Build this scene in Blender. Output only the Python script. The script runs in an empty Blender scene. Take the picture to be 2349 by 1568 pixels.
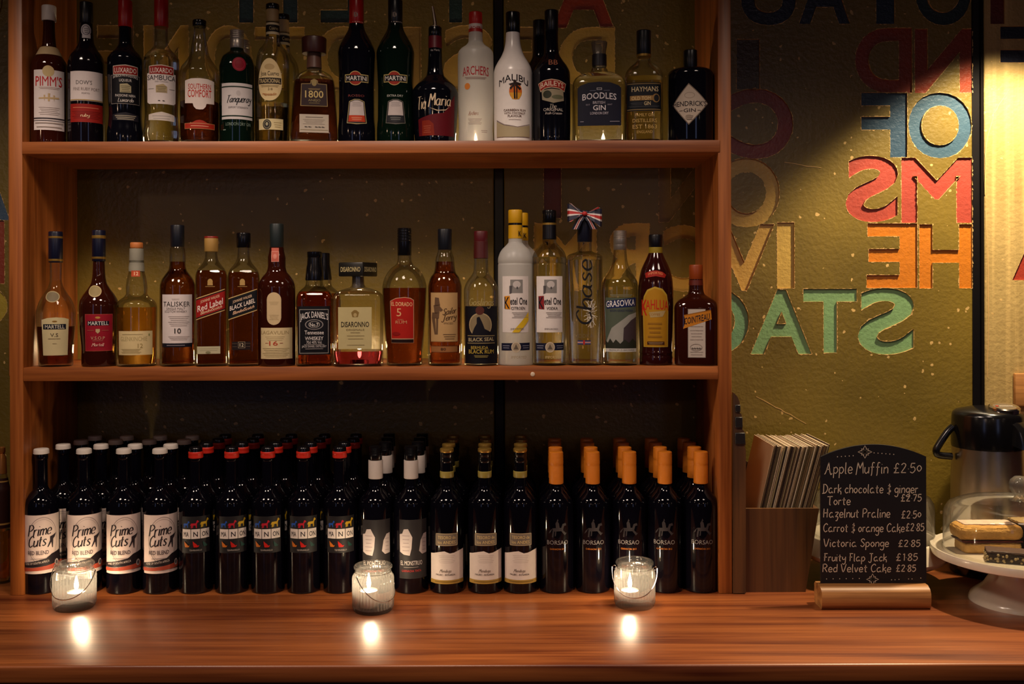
import bpy, bmesh, math, random
from math import pi, sin, cos, atan2, sqrt
from mathutils import Vector
random.seed(7)
sc = bpy.context.scene
COL = sc.collection

# ------------------------------------------------------------------ camera
F, D, CZ, HX, HY, ROLL = 2284.0, 2.175, 1.561, 1174.5, 668.0, 0.0025
cam = bpy.data.cameras.new('camera')
cam.sensor_width = 36.0
cam.lens = F / 2349 * 36.0
cam.shift_y = -(784 - HY) / 2349
cam.clip_start = 0.02
co = bpy.data.objects.new('camera', cam)
COL.objects.link(co)
co.location = (0, -D, CZ)
co.rotation_euler = (pi / 2, ROLL, 0)
sc.camera = co
sc.view_settings.view_transform = 'Standard'
sc.view_settings.look = 'None'
sc.view_settings.gamma = 1
sc.view_settings.exposure = 0.0
sc.cycles.max_bounces = 12
sc.cycles.transmission_bounces = 10
sc.cycles.glossy_bounces = 4
sc.cycles.diffuse_bounces = 3
sc.cycles.transparent_max_bounces = 24
sc.cycles.caustics_reflective = False
sc.cycles.caustics_refractive = False
sc.cycles.sample_clamp_indirect = 4.0

# ------------------------------------------------------------------ world and lamps
w = bpy.data.worlds.new('world')
sc.world = w
w.use_nodes = True
w.node_tree.nodes['Background'].inputs[0].default_value = (0.55, 0.32, 0.46, 1)
w.node_tree.nodes['Background'].inputs[1].default_value = 0.014


def lamp(name, kind, loc, power, color, target=None, **kw):
    l = bpy.data.lights.new(name, kind)
    l.energy = power
    l.color = color
    for k, v in kw.items():
        setattr(l, k, v)
    o = bpy.data.objects.new(name, l)
    COL.objects.link(o)
    o.location = loc
    if target:
        o.rotation_euler = (Vector(target) - Vector(loc)).to_track_quat('-Z', 'Y').to_euler()
    return o


WARM = (1.0, 0.60, 0.30)
# recessed downlight over the right-hand wall
lamp('downlight', 'SPOT', (1.21, 0.0, 2.34), 118, (1.0, 0.80, 0.52), (1.21, 0.0, 0.0), spot_size=1.80, spot_blend=0.36, shadow_soft_size=0.03)
# row of bar downlights in front of the shelves; their cones cut off high on the wall
for x, p in ((-1.15, 45), (-0.25, 46), (0.75, 18)):
    lamp('bar_downlight', 'SPOT', (x, -0.9, 2.6), p, (1.0, 0.79, 0.64), (x, -0.9, 0.0), spot_size=2.22, spot_blend=0.25, shadow_soft_size=0.16)
# pendant bulbs in the bar room behind the viewer
for i, (x, y, z, p) in enumerate([(-1.9, -1.5, 2.2, 3.2), (-0.6, -2.6, 2.1, 3.4), (0.75, -2.4, 2.1, 3.2), (2.3, -2.3, 2.2, 1.2)]):
    lamp('pendant_bulb', 'POINT', (x, y, z), p, (1.0, 0.66, 0.42), shadow_soft_size=0.035)
# string of little bulbs across the room
for i in range(7):
    lamp('string_bulb', 'POINT', (-2.4 + 0.8 * i, -2.9 + 0.2 * (i % 3), 1.95 + 0.12 * ((i * 2) % 3)), 0.35, (1.0, 0.75, 0.5), shadow_soft_size=0.018)
# dusk window far behind the viewer
for x in (-1.6, 1.5):
    lamp('dusk_window', 'AREA', (x, -3.6, 1.75), 1.6, (0.45, 0.55, 1.0), (x * 0.3, 0, 1.5), shape='RECTANGLE', size=0.35, size_y=1.3)


# ------------------------------------------------------------------ pixel helpers
def uv_(px, py):
    a, b = px - HX, py - HY
    return a - ROLL * b, b + ROLL * a


def P(px, py, Y):
    a, b = uv_(px, py)
    return Vector((a / F * (D + Y), Y, CZ - b / F * (D + Y)))


def S(Y):
    return F / (D + Y)


# ------------------------------------------------------------------ materials
def lin(c):
    if isinstance(c, str):
        c = [int(c[i:i + 2], 16) / 255 for i in (0, 2, 4)]
        return tuple(((x + 0.055) / 1.055) ** 2.4 if x > 0.04045 else x / 12.92 for x in c)
    return tuple(c)


MATS = {}


def newmat(name):
    m = bpy.data.materials.new(name)
    m.use_nodes = True
    nt = m.node_tree
    return m, nt, nt.nodes['Principled BSDF'], nt.nodes['Material Output']


def mat(col, rough=0.5, metal=0.0, coat=0.0, spec=0.5, bump=0.0, bscale=300, var=0.06):
    """plain painted / printed / plastic surface with slight procedural unevenness"""
    key = ('p', col, rough, metal, coat, spec, bump, bscale, var)
    if key in MATS:
        return MATS[key]
    m, nt, b, out = newmat('surface_%d' % len(MATS))
    c = lin(col)
    tc = nt.nodes.new('ShaderNodeTexCoord')
    nz = nt.nodes.new('ShaderNodeTexNoise')
    nz.inputs['Scale'].default_value = bscale * 0.3
    nt.links.new(tc.outputs['Object'], nz.inputs['Vector'])
    mx = nt.nodes.new('ShaderNodeMix')
    mx.data_type = 'RGBA'
    nt.links.new(nz.outputs['Fac'], mx.inputs['Factor'])
    mx.inputs['A'].default_value = (*[x * (1 - var) for x in c], 1)
    mx.inputs['B'].default_value = (*[min(1, x * (1 + var)) for x in c], 1)
    nt.links.new(mx.outputs['Result'], b.inputs['Base Color'])
    b.inputs['Roughness'].default_value = rough
    b.inputs['Metallic'].default_value = metal
    b.inputs['Coat Weight'].default_value = coat
    b.inputs['Coat Roughness'].default_value = 0.1
    b.inputs['Specular IOR Level'].default_value = spec
    if bump:
        n2 = nt.nodes.new('ShaderNodeTexNoise')
        n2.inputs['Scale'].default_value = bscale
        n2.inputs['Detail'].default_value = 4
        nt.links.new(tc.outputs['Object'], n2.inputs['Vector'])
        bp = nt.nodes.new('ShaderNodeBump')
        bp.inputs['Strength'].default_value = bump
        bp.inputs['Distance'].default_value = 0.002
        nt.links.new(n2.outputs['Fac'], bp.inputs['Height'])
        nt.links.new(bp.outputs['Normal'], b.inputs['Normal'])
    MATS[key] = m
    return m


def wood(name, c1, c2, axis, rough=0.4, scale=1.0, coat=0.0, planks=0.0, bump=0.15):
    m, nt, b, out = newmat(name)
    N, L = nt.nodes, nt.links
    tc = N.new('ShaderNodeTexCoord')
    mp = N.new('ShaderNodeMapping')
    s = [14 * scale] * 3
    s[axis] = 0.9 * scale
    mp.inputs['Scale'].default_value = s
    L.new(tc.outputs['Object'], mp.inputs['Vector'])
    n1 = N.new('ShaderNodeTexNoise')
    n1.inputs['Scale'].default_value = 1.6
    n1.inputs['Detail'].default_value = 5
    n1.inputs['Distortion'].default_value = 0.7
    L.new(mp.outputs['Vector'], n1.inputs['Vector'])
    mp2 = N.new('ShaderNodeMapping')
    s2 = [150 * scale] * 3
    s2[axis] = 4 * scale
    mp2.inputs['Scale'].default_value = s2
    L.new(tc.outputs['Object'], mp2.inputs['Vector'])
    n2 = N.new('ShaderNodeTexNoise')
    n2.inputs['Scale'].default_value = 1.0
    n2.inputs['Detail'].default_value = 3
    L.new(mp2.outputs['Vector'], n2.inputs['Vector'])
    ad = N.new('ShaderNodeMath')
    ad.operation = 'MULTIPLY_ADD'
    L.new(n2.outputs['Fac'], ad.inputs[0])
    ad.inputs[1].default_value = 0.5
    L.new(n1.outputs['Fac'], ad.inputs[2])
    cr = N.new('ShaderNodeValToRGB')
    cr.color_ramp.elements[0].position = 0.53
    cr.color_ramp.elements[1].position = 1.0
    cr.color_ramp.elements[0].color = (*lin(c1), 1)
    cr.color_ramp.elements[1].color = (*lin(c2), 1)
    L.new(ad.outputs[0], cr.inputs[0])
    last = cr.outputs[0]
    if planks:
        sx = N.new('ShaderNodeSeparateXYZ')
        L.new(tc.outputs['Object'], sx.inputs[0])
        m1 = N.new('ShaderNodeMath')
        m1.operation = 'MULTIPLY'
        L.new(sx.outputs['Y'], m1.inputs[0])
        m1.inputs[1].default_value = 1 / planks
        fl = N.new('ShaderNodeMath')
        fl.operation = 'FLOOR'
        L.new(m1.outputs[0], fl.inputs[0])
        wn = N.new('ShaderNodeTexWhiteNoise')
        wn.noise_dimensions = '1D'
        L.new(fl.outputs[0], wn.inputs['W'])
        mr = N.new('ShaderNodeMapRange')
        mr.inputs['To Min'].default_value = 0.8
        mr.inputs['To Max'].default_value = 1.15
        L.new(wn.outputs['Value'], mr.inputs['Value'])
        vm = N.new('ShaderNodeVectorMath')
        vm.operation = 'SCALE'
        L.new(last, vm.inputs[0])
        L.new(mr.outputs[0], vm.inputs['Scale'])
        last = vm.outputs[0]
    L.new(last, b.inputs['Base Color'])
    b.inputs['Roughness'].default_value = rough
    b.inputs['Coat Weight'].default_value = coat
    b.inputs['Coat Roughness'].default_value = 0.31
    bp = N.new('ShaderNodeBump')
    bp.inputs['Strength'].default_value = bump
    bp.inputs['Distance'].default_value = 0.001
    L.new(ad.outputs[0], bp.inputs['Height'])
    L.new(bp.outputs['Normal'], b.inputs['Normal'])
    return m


def wallmat(name, c1, c2, streak=0.0):
    m, nt, b, out = newmat(name)
    N, L = nt.nodes, nt.links
    tc = N.new('ShaderNodeTexCoord')
    n1 = N.new('ShaderNodeTexNoise')
    n1.inputs['Scale'].default_value = 3.0
    n1.inputs['Detail'].default_value = 6
    L.new(tc.outputs['Object'], n1.inputs['Vector'])
    cr = N.new('ShaderNodeValToRGB')
    cr.color_ramp.elements[0].position = 0.35
    cr.color_ramp.elements[1].position = 0.7
    cr.color_ramp.elements[0].color = (*lin(c1), 1)
    cr.color_ramp.elements[1].color = (*lin(c2), 1)
    L.new(n1.outputs['Fac'], cr.inputs[0])
    last = cr.outputs[0]
    if streak:
        mp = N.new('ShaderNodeMapping')
        mp.inputs['Scale'].default_value = (45, 45, 1.2)
        L.new(tc.outputs['Object'], mp.inputs['Vector'])
        ns = N.new('ShaderNodeTexNoise')
        ns.inputs['Scale'].default_value = 1
        ns.inputs['Detail'].default_value = 3
        L.new(mp.outputs['Vector'], ns.inputs['Vector'])
        mr = N.new('ShaderNodeMapRange')
        mr.inputs['From Min'].default_value = 0.5
        mr.inputs['From Max'].default_value = 0.75
        mr.inputs['To Max'].default_value = streak
        L.new(ns.outputs['Fac'], mr.inputs['Value'])
        mx = N.new('ShaderNodeMix')
        mx.data_type = 'RGBA'
        L.new(mr.outputs[0], mx.inputs['Factor'])
        L.new(last, mx.inputs['A'])
        mx.inputs['B'].default_value = (*lin('d9b878'), 1)
        last = mx.outputs['Result']
    # chips of old cream paint showing through
    vo = N.new('ShaderNodeTexVoronoi')
    vo.inputs['Scale'].default_value = 46
    nd = N.new('ShaderNodeTexNoise')
    nd.inputs['Scale'].default_value = 60
    va = N.new('ShaderNodeVectorMath')
    va.operation = 'MULTIPLY_ADD'
    L.new(tc.outputs['Object'], nd.inputs['Vector'])
    L.new(nd.outputs['Color'], va.inputs[0])
    va.inputs[1].default_value = (0.014, 0.014, 0.014)
    L.new(tc.outputs['Object'], va.inputs[2])
    L.new(va.outputs[0], vo.inputs['Vector'])
    sep = N.new('ShaderNodeSeparateColor')
    L.new(vo.outputs['Color'], sep.inputs[0])
    th = N.new('ShaderNodeMapRange')
    th.inputs['From Min'].default_value = 0.5
    th.inputs['From Max'].default_value = 1.0
    th.inputs['To Max'].default_value = 0.22
    L.new(sep.outputs[0], th.inputs['Value'])
    lt = N.new('ShaderNodeMath')
    lt.operation = 'LESS_THAN'
    L.new(vo.outputs['Distance'], lt.inputs[0])
    L.new(th.outputs[0], lt.inputs[1])
    mc = N.new('ShaderNodeMath')
    mc.operation = 'MULTIPLY'
    mc.inputs[1].default_value = 0.75
    L.new(lt.outputs[0], mc.inputs[0])
    mx2 = N.new('ShaderNodeMix')
    mx2.data_type = 'RGBA'
    L.new(mc.outputs[0], mx2.inputs['Factor'])
    L.new(last, mx2.inputs['A'])
    mx2.inputs['B'].default_value = (*lin('c8a468'), 1)
    L.new(mx2.outputs['Result'], b.inputs['Base Color'])
    b.inputs['Roughness'].default_value = 0.38
    b.inputs['Specular IOR Level'].default_value = 0.55
    n3 = N.new('ShaderNodeTexNoise')
    n3.inputs['Scale'].default_value = 90
    n3.inputs['Detail'].default_value = 5
    L.new(tc.outputs['Object'], n3.inputs['Vector'])
    hs = N.new('ShaderNodeMath')
    hs.operation = 'MULTIPLY_ADD'
    L.new(lt.outputs[0], hs.inputs[0])
    hs.inputs[1].default_value = 0.5
    L.new(n3.outputs['Fac'], hs.inputs[2])
    bp = N.new('ShaderNodeBump')
    bp.inputs['Strength'].default_value = 0.45
    bp.inputs['Distance'].default_value = 0.003
    L.new(hs.outputs[0], bp.inputs['Height'])
    L.new(bp.outputs['Normal'], b.inputs['Normal'])
    return m


def thin_glass(name, tint, edge=0.35, milky=0.0, rough=0.03, ior=1.5):
    """hollow glass: tinted see-through, Fresnel gloss, longer tinted path towards the rim"""
    m, nt, b, out = newmat(name)
    N, L = nt.nodes, nt.links
    N.remove(b)
    lw = N.new('ShaderNodeLayerWeight')
    lw.inputs['Blend'].default_value = 0.35
    mx = N.new('ShaderNodeMix')
    mx.data_type = 'RGBA'
    L.new(lw.outputs['Facing'], mx.inputs['Factor'])
    t = lin(tint)
    mx.inputs['A'].default_value = (*t, 1)
    mx.inputs['B'].default_value = (*[x * edge for x in t], 1)
    tr = N.new('ShaderNodeBsdfTransparent')
    L.new(mx.outputs['Result'], tr.inputs['Color'])
    body = tr.outputs[0]
    if milky:
        df = N.new('ShaderNodeBsdfDiffuse')
        df.inputs['Color'].default_value = (0.8, 0.78, 0.74, 1)
        tl = N.new('ShaderNodeBsdfTranslucent')
        tl.inputs['Color'].default_value = (0.85, 0.83, 0.78, 1)
        m1 = N.new('ShaderNodeMixShader')
        m1.inputs[0].default_value = 0.6
        L.new(df.outputs[0], m1.inputs[1])
        L.new(tl.outputs[0], m1.inputs[2])
        m2 = N.new('ShaderNodeMixShader')
        m2.inputs[0].default_value = milky
        L.new(body, m2.inputs[1])
        L.new(m1.outputs[0], m2.inputs[2])
        body = m2.outputs[0]
    gl = N.new('ShaderNodeBsdfGlossy')
    gl.inputs['Roughness'].default_value = rough
    fr = N.new('ShaderNodeFresnel')
    fr.inputs['IOR'].default_value = ior
    m3 = N.new('ShaderNodeMixShader')
    fs = N.new('ShaderNodeMath')
    fs.operation = 'MULTIPLY'
    fs.inputs[1].default_value = 0.55
    L.new(fr.outputs[0], fs.inputs[0])
    L.new(fs.outputs[0], m3.inputs[0])
    L.new(body, m3.inputs[1])
    L.new(gl.outputs[0], m3.inputs[2])
    L.new(m3.outputs[0], out.inputs[0])
    return m


def liquid(col, ior=1.36):
    key = ('l', col)
    if key not in MATS:
        m, nt, b, out = newmat('liquid_%d' % len(MATS))
        b.inputs['Base Color'].default_value = (*[x ** 0.6 for x in lin(col)], 1)
        b.inputs['Transmission Weight'].default_value = 1
        b.inputs['Roughness'].default_value = 0.0
        b.inputs['IOR'].default_value = ior
        MATS[key] = m
    return MATS[key]


def emit(name, col, strength):
    m, nt, b, out = newmat(name)
    nt.nodes.remove(b)
    e = nt.nodes.new('ShaderNodeEmission')
    e.inputs[0].default_value = (*col, 1)
    e.inputs[1].default_value = strength
    nt.links.new(e.outputs[0], out.inputs[0])
    return m


G = {
    'clear': thin_glass('clear_glass', (0.95, 0.95, 0.91), 0.6),
    'jar': thin_glass('jar_glass', (0.97, 0.95, 0.92), 0.72, 0.034, 0.05),
    'dome': thin_glass('dome_glass', (0.96, 0.95, 0.92), 0.55, 0.02),
    'frost': thin_glass('frosted_glass', (0.80, 0.76, 0.68), 0.5, 0.88, 0.35),
    'green': thin_glass('green_glass', (0.10, 0.30, 0.12), 0.3),
    'black': mat('0a080c', 0.07, spec=0.5, var=0.0),
    'navy': mat('08080f', 0.08, var=0.0),
    'wine': mat('06050b', 0.055, spec=0.35, var=0.0),
    'greenblack': mat('06140c', 0.07, var=0.0),
    'red_brown': mat('2a0a08', 0.08, var=0.0),
    'white': mat('e6ddd6', 0.25),
    'port': mat('0c070c', 0.09, var=0.0),
    'amberdark': mat('2c0d05', 0.06, var=0.0),
}
FLAME = emit('flame', (1.0, 0.78, 0.52), 620)
FLAME2 = emit('low_flame', (1.0, 0.68, 0.36), 480)
WOOD_X = wood('shelf_wood_long', '64300f', 'a45e2a', 0, 0.42)
WOOD_Z = wood('shelf_wood_upright', '70380f', 'ae662e', 2, 0.42)
COUNTER = wood('counter_wood', '58200a', 'b06430', 0, 0.36, 0.8, coat=0.6, planks=0.085, bump=0.08)
DARKWOOD = wood('dark_wood', '34200e', '644020', 2, 0.45)
PALEWOOD = wood('pale_wood', '7a4d24', 'b98248', 0, 0.45, 1.4)
WHITE = mat('e4dbd2', 0.5)
STEEL = mat('b9aa98', 0.28, metal=1.0)
CHROME = mat('d8d0c8', 0.12, metal=1.0)
BLACKP = mat('0a090b', 0.18)


# ------------------------------------------------------------------ mesh builder
def put(name, parent=None, data=None, loc=None, rotz=0.0):
    o = bpy.data.objects.new(name, data)
    COL.objects.link(o)
    if parent:
        o.parent = parent
    if loc is not None:
        o.location = loc
    o.rotation_euler = (0, 0, rotz)
    return o


def tag(o, label, cat, group=None, kind=None):
    o['label'] = label
    o['category'] = cat
    if group:
        o['group'] = group
    if kind:
        o['kind'] = kind
    return o


def thing(name, label, cat, loc=(0, 0, 0), rotz=0.0, group=None):
    return tag(put(name, None, None, loc, rotz), label, cat, group)


def structure(o):
    o['kind'] = 'structure'
    return o


class MB:
    def __init__(self):
        self.v, self.f, self.m, self.mats = [], [], [], []

    def mi(self, m):
        if m not in self.mats:
            self.mats.append(m)
        return self.mats.index(m)

    def add(self, verts, faces, m):
        o = len(self.v)
        k = self.mi(m)
        self.v += [tuple(p) for p in verts]
        for f in faces:
            self.f.append([i + o for i in f])
            self.m.append(k)

    def box(self, x0, x1, y0, y1, z0, z1, m):
        vs = [(x, y, z) for z in (z0, z1) for y in (y0, y1) for x in (x0, x1)]
        self.add(vs, [(0, 2, 3, 1), (4, 5, 7, 6), (0, 1, 5, 4), (2, 6, 7, 3), (0, 4, 6, 2), (1, 3, 7, 5)], m)

    def bbox(self, x0, x1, y0, y1, z0, z1, m, b=0.003, seg=2):
        bm = bmesh.new()
        r = bmesh.ops.create_cube(bm, size=1)
        for vv in bm.verts:
            vv.co = ((x0 + x1) / 2 + vv.co.x * (x1 - x0), (y0 + y1) / 2 + vv.co.y * (y1 - y0), (z0 + z1) / 2 + vv.co.z * (z1 - z0))
        bmesh.ops.bevel(bm, geom=list(bm.edges), offset=b, segments=seg, profile=0.5, affect='EDGES')
        self.addbm(bm, m)

    def addbm(self, bm, m, fn=None):
        bm.verts.index_update()
        vs = [fn(v.co) if fn else v.co.copy() for v in bm.verts]
        self.add(vs, [[v.index for v in f.verts] for f in bm.faces], m)
        bm.free()

    def lathe(self, prof, m, n=40, sect=None, caps=(True, True), c=(0, 0), rib=None):
        """prof: (radius, z) list; sect: (exponent, depth ratio)"""
        rings = []
        vs, fs = [], []
        e, q = sect if sect else (2, 1)
        for r, z in prof:
            ring = []
            ee = e(z) if callable(e) else e
            for k in range(n):
                a = 2 * pi * k / n
                x, y = sx(a, ee)
                rr = r * (1 + (rib(a, z) if rib else 0))
                ring.append(len(vs))
                vs.append((c[0] + rr * x, c[1] + rr * y * (q(z) if callable(q) else q), z))
            rings.append(ring)
        for a, b in zip(rings, rings[1:]):
            for k in range(n):
                fs.append((a[k], a[(k + 1) % n], b[(k + 1) % n], b[k]))
        up = prof[-1][1] >= prof[0][1]
        if caps[0]:
            fs.append(rings[0][::-1])
        if caps[1]:
            fs.append(rings[-1])
        if not up:
            fs = [f[::-1] for f in fs]
        self.add(vs, fs, m)

    def tube(self, pts, r, m, n=8):
        pts = [Vector(p) for p in pts]
        vs, fs = [], []
        up = None
        for i, p in enumerate(pts):
            t = (pts[min(i + 1, len(pts) - 1)] - pts[max(i - 1, 0)]).normalized()
            if up is None:
                up = t.orthogonal().normalized()
            up = (up - t * up.dot(t)).normalized()
            s = t.cross(up)
            rr = r[i] if isinstance(r, (list, tuple)) else r
            for k in range(n):
                a = 2 * pi * k / n
                vs.append(p + (up * cos(a) + s * sin(a)) * rr)
        for i in range(len(pts) - 1):
            for k in range(n):
                fs.append((i * n + k, i * n + (k + 1) % n, (i + 1) * n + (k + 1) % n, (i + 1) * n + k))
        fs.append(list(range(n))[::-1])
        fs.append([(len(pts) - 1) * n + k for k in range(n)])
        self.add(vs, fs, m)

    def build(self, name, parent=None, angle=38, loc=None, rotz=0.0):
        me = bpy.data.meshes.new(name)
        me.from_pydata(self.v, [], self.f)
        for m in self.mats:
            me.materials.append(m)
        me.polygons.foreach_set('material_index', self.m)
        me.polygons.foreach_set('use_smooth', [True] * len(self.f))
        me.update()
        me.set_sharp_from_angle(angle=math.radians(angle))
        return put(name, parent, me, loc, rotz)


def sx(a, e):
    c, s = cos(a), sin(a)
    if e == 2:
        return c, s
    p = 2.0 / e
    return math.copysign(abs(c) ** p, c), math.copysign(abs(s) ** p, s)


# ------------------------------------------------------------------ lettering
CH = "ABCDEFGHIJKLMNOPQRSTUVWXYZabcdefghijklmnopqrstuvwxyz0123456789.,'%&-*"


def load_glyphs():
    out = {}
    obs = []
    for bold in (0, 1):
        for ch in CH:
            for body in (ch, 'H' + ch + 'H'):
                cu = bpy.data.curves.new('g', 'FONT')
                cu.body = body
                cu.fill_mode = 'FRONT'
                cu.dimensions = '2D'
                cu.resolution_u = 2
                cu.offset = 0.009 if bold and 'M' not in body and 'W' not in body else 0.0
                o = bpy.data.objects.new('g', cu)
                COL.objects.link(o)
                obs.append((ch, bold, body, o))
    dg = bpy.context.evaluated_depsgraph_get()
    tmp = {}
    for ch, bold, body, o in obs:
        me = o.evaluated_get(dg).to_mesh()
        tmp[(ch, bold, len(body))] = ([tuple(v.co[:2]) for v in me.vertices], [list(p.vertices) for p in me.polygons])
        o.to_mesh_clear()
    xm = lambda k: max(p[0] for p in tmp[k][0])
    for bold in (0, 1):
        H = tmp[('H', bold, 1)][0]
        hh = max(p[1] for p in H)
        hadv = xm(('H', bold, 3)) - xm(('H', bold, 1))
        hadv /= 2
        for ch in CH:
            v, f = tmp[(ch, bold, 1)]
            adv = xm((ch, bold, 3)) - xm(('H', bold, 1)) - hadv
            out[(ch, bold)] = ([(x / hh, y / hh) for x, y in v], f, adv / hh)
    for ch, bold, body, o in obs:
        cu = o.data
        bpy.data.objects.remove(o)
        bpy.data.curves.remove(cu)
    return out


GLY = load_glyphs()


def block_text(s, bold=1):
    vs, fs, x = [], [], 0.0
    for ch in s:
        if ch == ' ':
            x += 0.4
            continue
        v, f, adv = GLY[(ch, bold)]
        o = len(vs)
        vs += [(px + x, py) for px, py in v]
        fs += [[i + o for i in q] for q in f]
        x += adv
    x0 = min(p[0] for p in vs)
    x1 = max(p[0] for p in vs)
    return [((px - x0) / (x1 - x0) - 0.5, py) for px, py in vs], fs, x1 - x0


SF = {
    'a': "3.2,3.4 1.8,4 .4,2.6 .5,.8 1.6,0 3,1.2 3.3,4|3.3,4 3.2,.8 4,0", 'b': ".3,7 .3,0|.3,2.8 2,4 3.3,2 2,0 .3,.8",
    'c': "3,3.3 1.6,4 .3,2 1.4,0 3.1,.7", 'd': "3.2,3 1.6,4 .3,2 1.5,0 3.2,1.2|3.2,7 3.2,0",
    'e': ".4,2 3.1,2.2 2.6,3.7 1.3,4 .3,2.2 .9,.3 2,0 3.2,.6", 'f': "3,6.6 2,7 1.4,5.5 1.3,0 .9,-1.5|.3,4 2.8,4",
    'g': "3.2,3.2 1.8,4 .4,2.4 1.4,.4 3.2,1.4|3.3,4 3.2,-1.8 1.8,-3 .4,-2", 'h': ".3,7 .3,0|.3,2.4 1.8,4 3,3 3,0",
    'i': ".5,4 .5,.4 1,0|.5,5.6 .6,5.9", 'k': ".3,7 .3,0|2.8,4.2 .6,2.2 2.6,1.2 2.8,-1.2", 'l': ".5,7 .5,.4 1.2,0",
    'm': ".3,4 .3,0|.3,2.6 1.5,4 2.2,3 2.2,0|2.2,2.6 3.5,4 4.3,3 4.3,0", 'n': ".3,4 .3,0|.3,2.5 1.8,4 3,3 3,0",
    'o': "1.7,4 .3,2 1.7,0 3.2,2 1.7,4", 'p': ".3,4 .3,-3|.3,3 1.9,4 3.2,2 1.8,0 .3,.8", 'q': "3,3.2 1.7,4 .3,2 1.6,0 3,1|3,4 3,-3",
    'r': ".3,4 .3,0|.3,2.4 1.2,3.8 2.4,3.7", 's': "2.8,3.4 1.6,4 .6,3 2.6,1.2 1.6,0 .3,.6", 't': "1.3,6 1.3,.6 2.4,.2|.1,4 2.6,4.1",
    'u': ".3,4 .3,1 1.4,0 3,1.4|3.1,4 3.1,0", 'v': ".2,4 1.5,0 2.9,4", 'w': ".2,4 1,0 2,3 3,0 4,4", 'y': ".3,4 .4,2 1.5,1.4 3,2.4|3.1,4 3,-1.6 1.6,-3 .5,-2.2",
    'G': "4,5.8 2.6,7 .6,5 .5,2 2,0 3.8,1 3.9,3 2.4,3", 'I': "1,7 .9,0", '~': ".2,1.5 1,3.6 1.6,.4 2.4,3.2 3.2,.6 4.2,2.4",
    'x': ".3,4 3,0|3,4 .3,0", 'j': "1.5,4 1.5,-2 .2,-2.6", 'z': ".3,4 3,4 .6,.6|.6,.6 2.8,.4 2.2,-2.4 1,-2.6", 'A': "-.6,-.6 .4,.8 2.2,7|2.2,7 3,2 4,-.8 4.8,0|.8,2.4 3.4,2.8",
    'C': "4,5.8 2.6,7 .6,5 .5,2 2,0 4,1", 'D': ".6,7 .7,0|0,6.8 2.6,6.6 4.2,3.6 2.6,.3 -.4,-.4", 'F': "1,7 .9,0|.2,7 3.4,7|.2,3.6 2.8,3.8",
    'H': ".4,7 .4,0|3.4,7 3.4,0|-.2,3.4 4.2,3.8", 'J': ".8,7 4,7|2.6,7 2.6,0 1.4,-1.4 .2,-.2", 'L': ".8,7 .6,0 3.6,.2",
    'M': "-.4,-1 .6,7|.6,7 2.2,3|2.2,3 4,7.4|4,7.4 4.6,0", 'P': ".5,7 .5,0|0,6.6 2.4,7 3.8,5.2 2.2,3.4 .5,3.4",
    'R': ".5,7 .5,0|0,6.6 2.4,7 3.8,5.2 2.2,3.6 .5,3.4|1.8,3.4 4,0", 'S': "3.6,5.8 2.2,7 .6,5.4 3.4,2.2 2,0 .2,1.2",
    'T': "0,6.8 4.4,7|2.2,7 2.2,.4 3,0", 'V': "0,7 2,0 4.2,7", 'B': ".5,7 .5,0|.5,7 3,6.4 1,3.8|1,3.8 3.6,2.4 2,0 .5,0", 'W': "0,7 1,0 2.4,5 3.6,0 4.8,7",
    '$': "3.4,6 2.4,7 1.4,5.5 1.6,1.6 .2,0|.2,0 3.8,.2|.2,3.4 3,3.5", '2': ".4,5.8 1.8,7 3.2,5.4 .4,.2|.4,.2 3.6,.2",
    '5': "3.2,7 .8,7|.8,7 .6,4 2.4,4.4 3.4,2.2 1.8,0 .2,.8", '0': "1.7,5.4 .3,3.4 1.7,1.2 3.2,3.4 1.7,5.4", '7': ".2,6.6 3.4,6.8|3.4,6.8 1.2,0",
    '8': "2,3.7 .5,5.4 1.8,7 3.2,5.4 .4,1.6 1.8,0 3.4,1.6 2,3.7", '1': ".8,6 1.8,7|1.8,7 1.8,0", '.': ".4,2.8 .7,3",
    '&': "2.2,7.4 2.2,-1.4|.4,-.2 2,.2 3.4,1.6 1.4,3.4 3,5.4 1,6|.8,3.4 2,3.4",
}


def cr_curve(pts, k=4):
    if len(pts) < 3:
        return pts
    loop = pts[0] == pts[-1]
    out = []
    n = len(pts)
    for i in range(n - 1):
        p0 = pts[i - 1] if i > 0 else (pts[-2] if loop else pts[0])
        p1, p2 = pts[i], pts[i + 1]
        p3 = pts[i + 2] if i + 2 < n else (pts[1] if loop else p2)
        for j in range(k):
            t = j / k
            out.append(tuple(0.5 * (2 * b + (c - a) * t + (2 * a - 5 * b + 4 * c - d) * t * t + (3 * b - a - 3 * c + d) * t ** 3) for a, b, c, d in zip(p0, p1, p2, p3)))
    out.append(pts[-1])
    return out


def ribbon(pts, wd):
    vs, fs = [], []
    n = len(pts)
    for i, p in enumerate(pts):
        a, b = pts[max(0, i - 1)], pts[min(n - 1, i + 1)]
        dx, dy = b[0] - a[0], b[1] - a[1]
        l = math.hypot(dx, dy) or 1
        wv = (wd(i / (n - 1), dx / l, dy / l) if callable(wd) else wd) / 2
        vs += [(p[0] - dy / l * wv, p[1] + dx / l * wv), (p[0] + dy / l * wv, p[1] - dx / l * wv)]
    for i in range(n - 1):
        fs.append([2 * i, 2 * i + 1, 2 * i + 3, 2 * i + 2])
    return vs, fs


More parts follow.
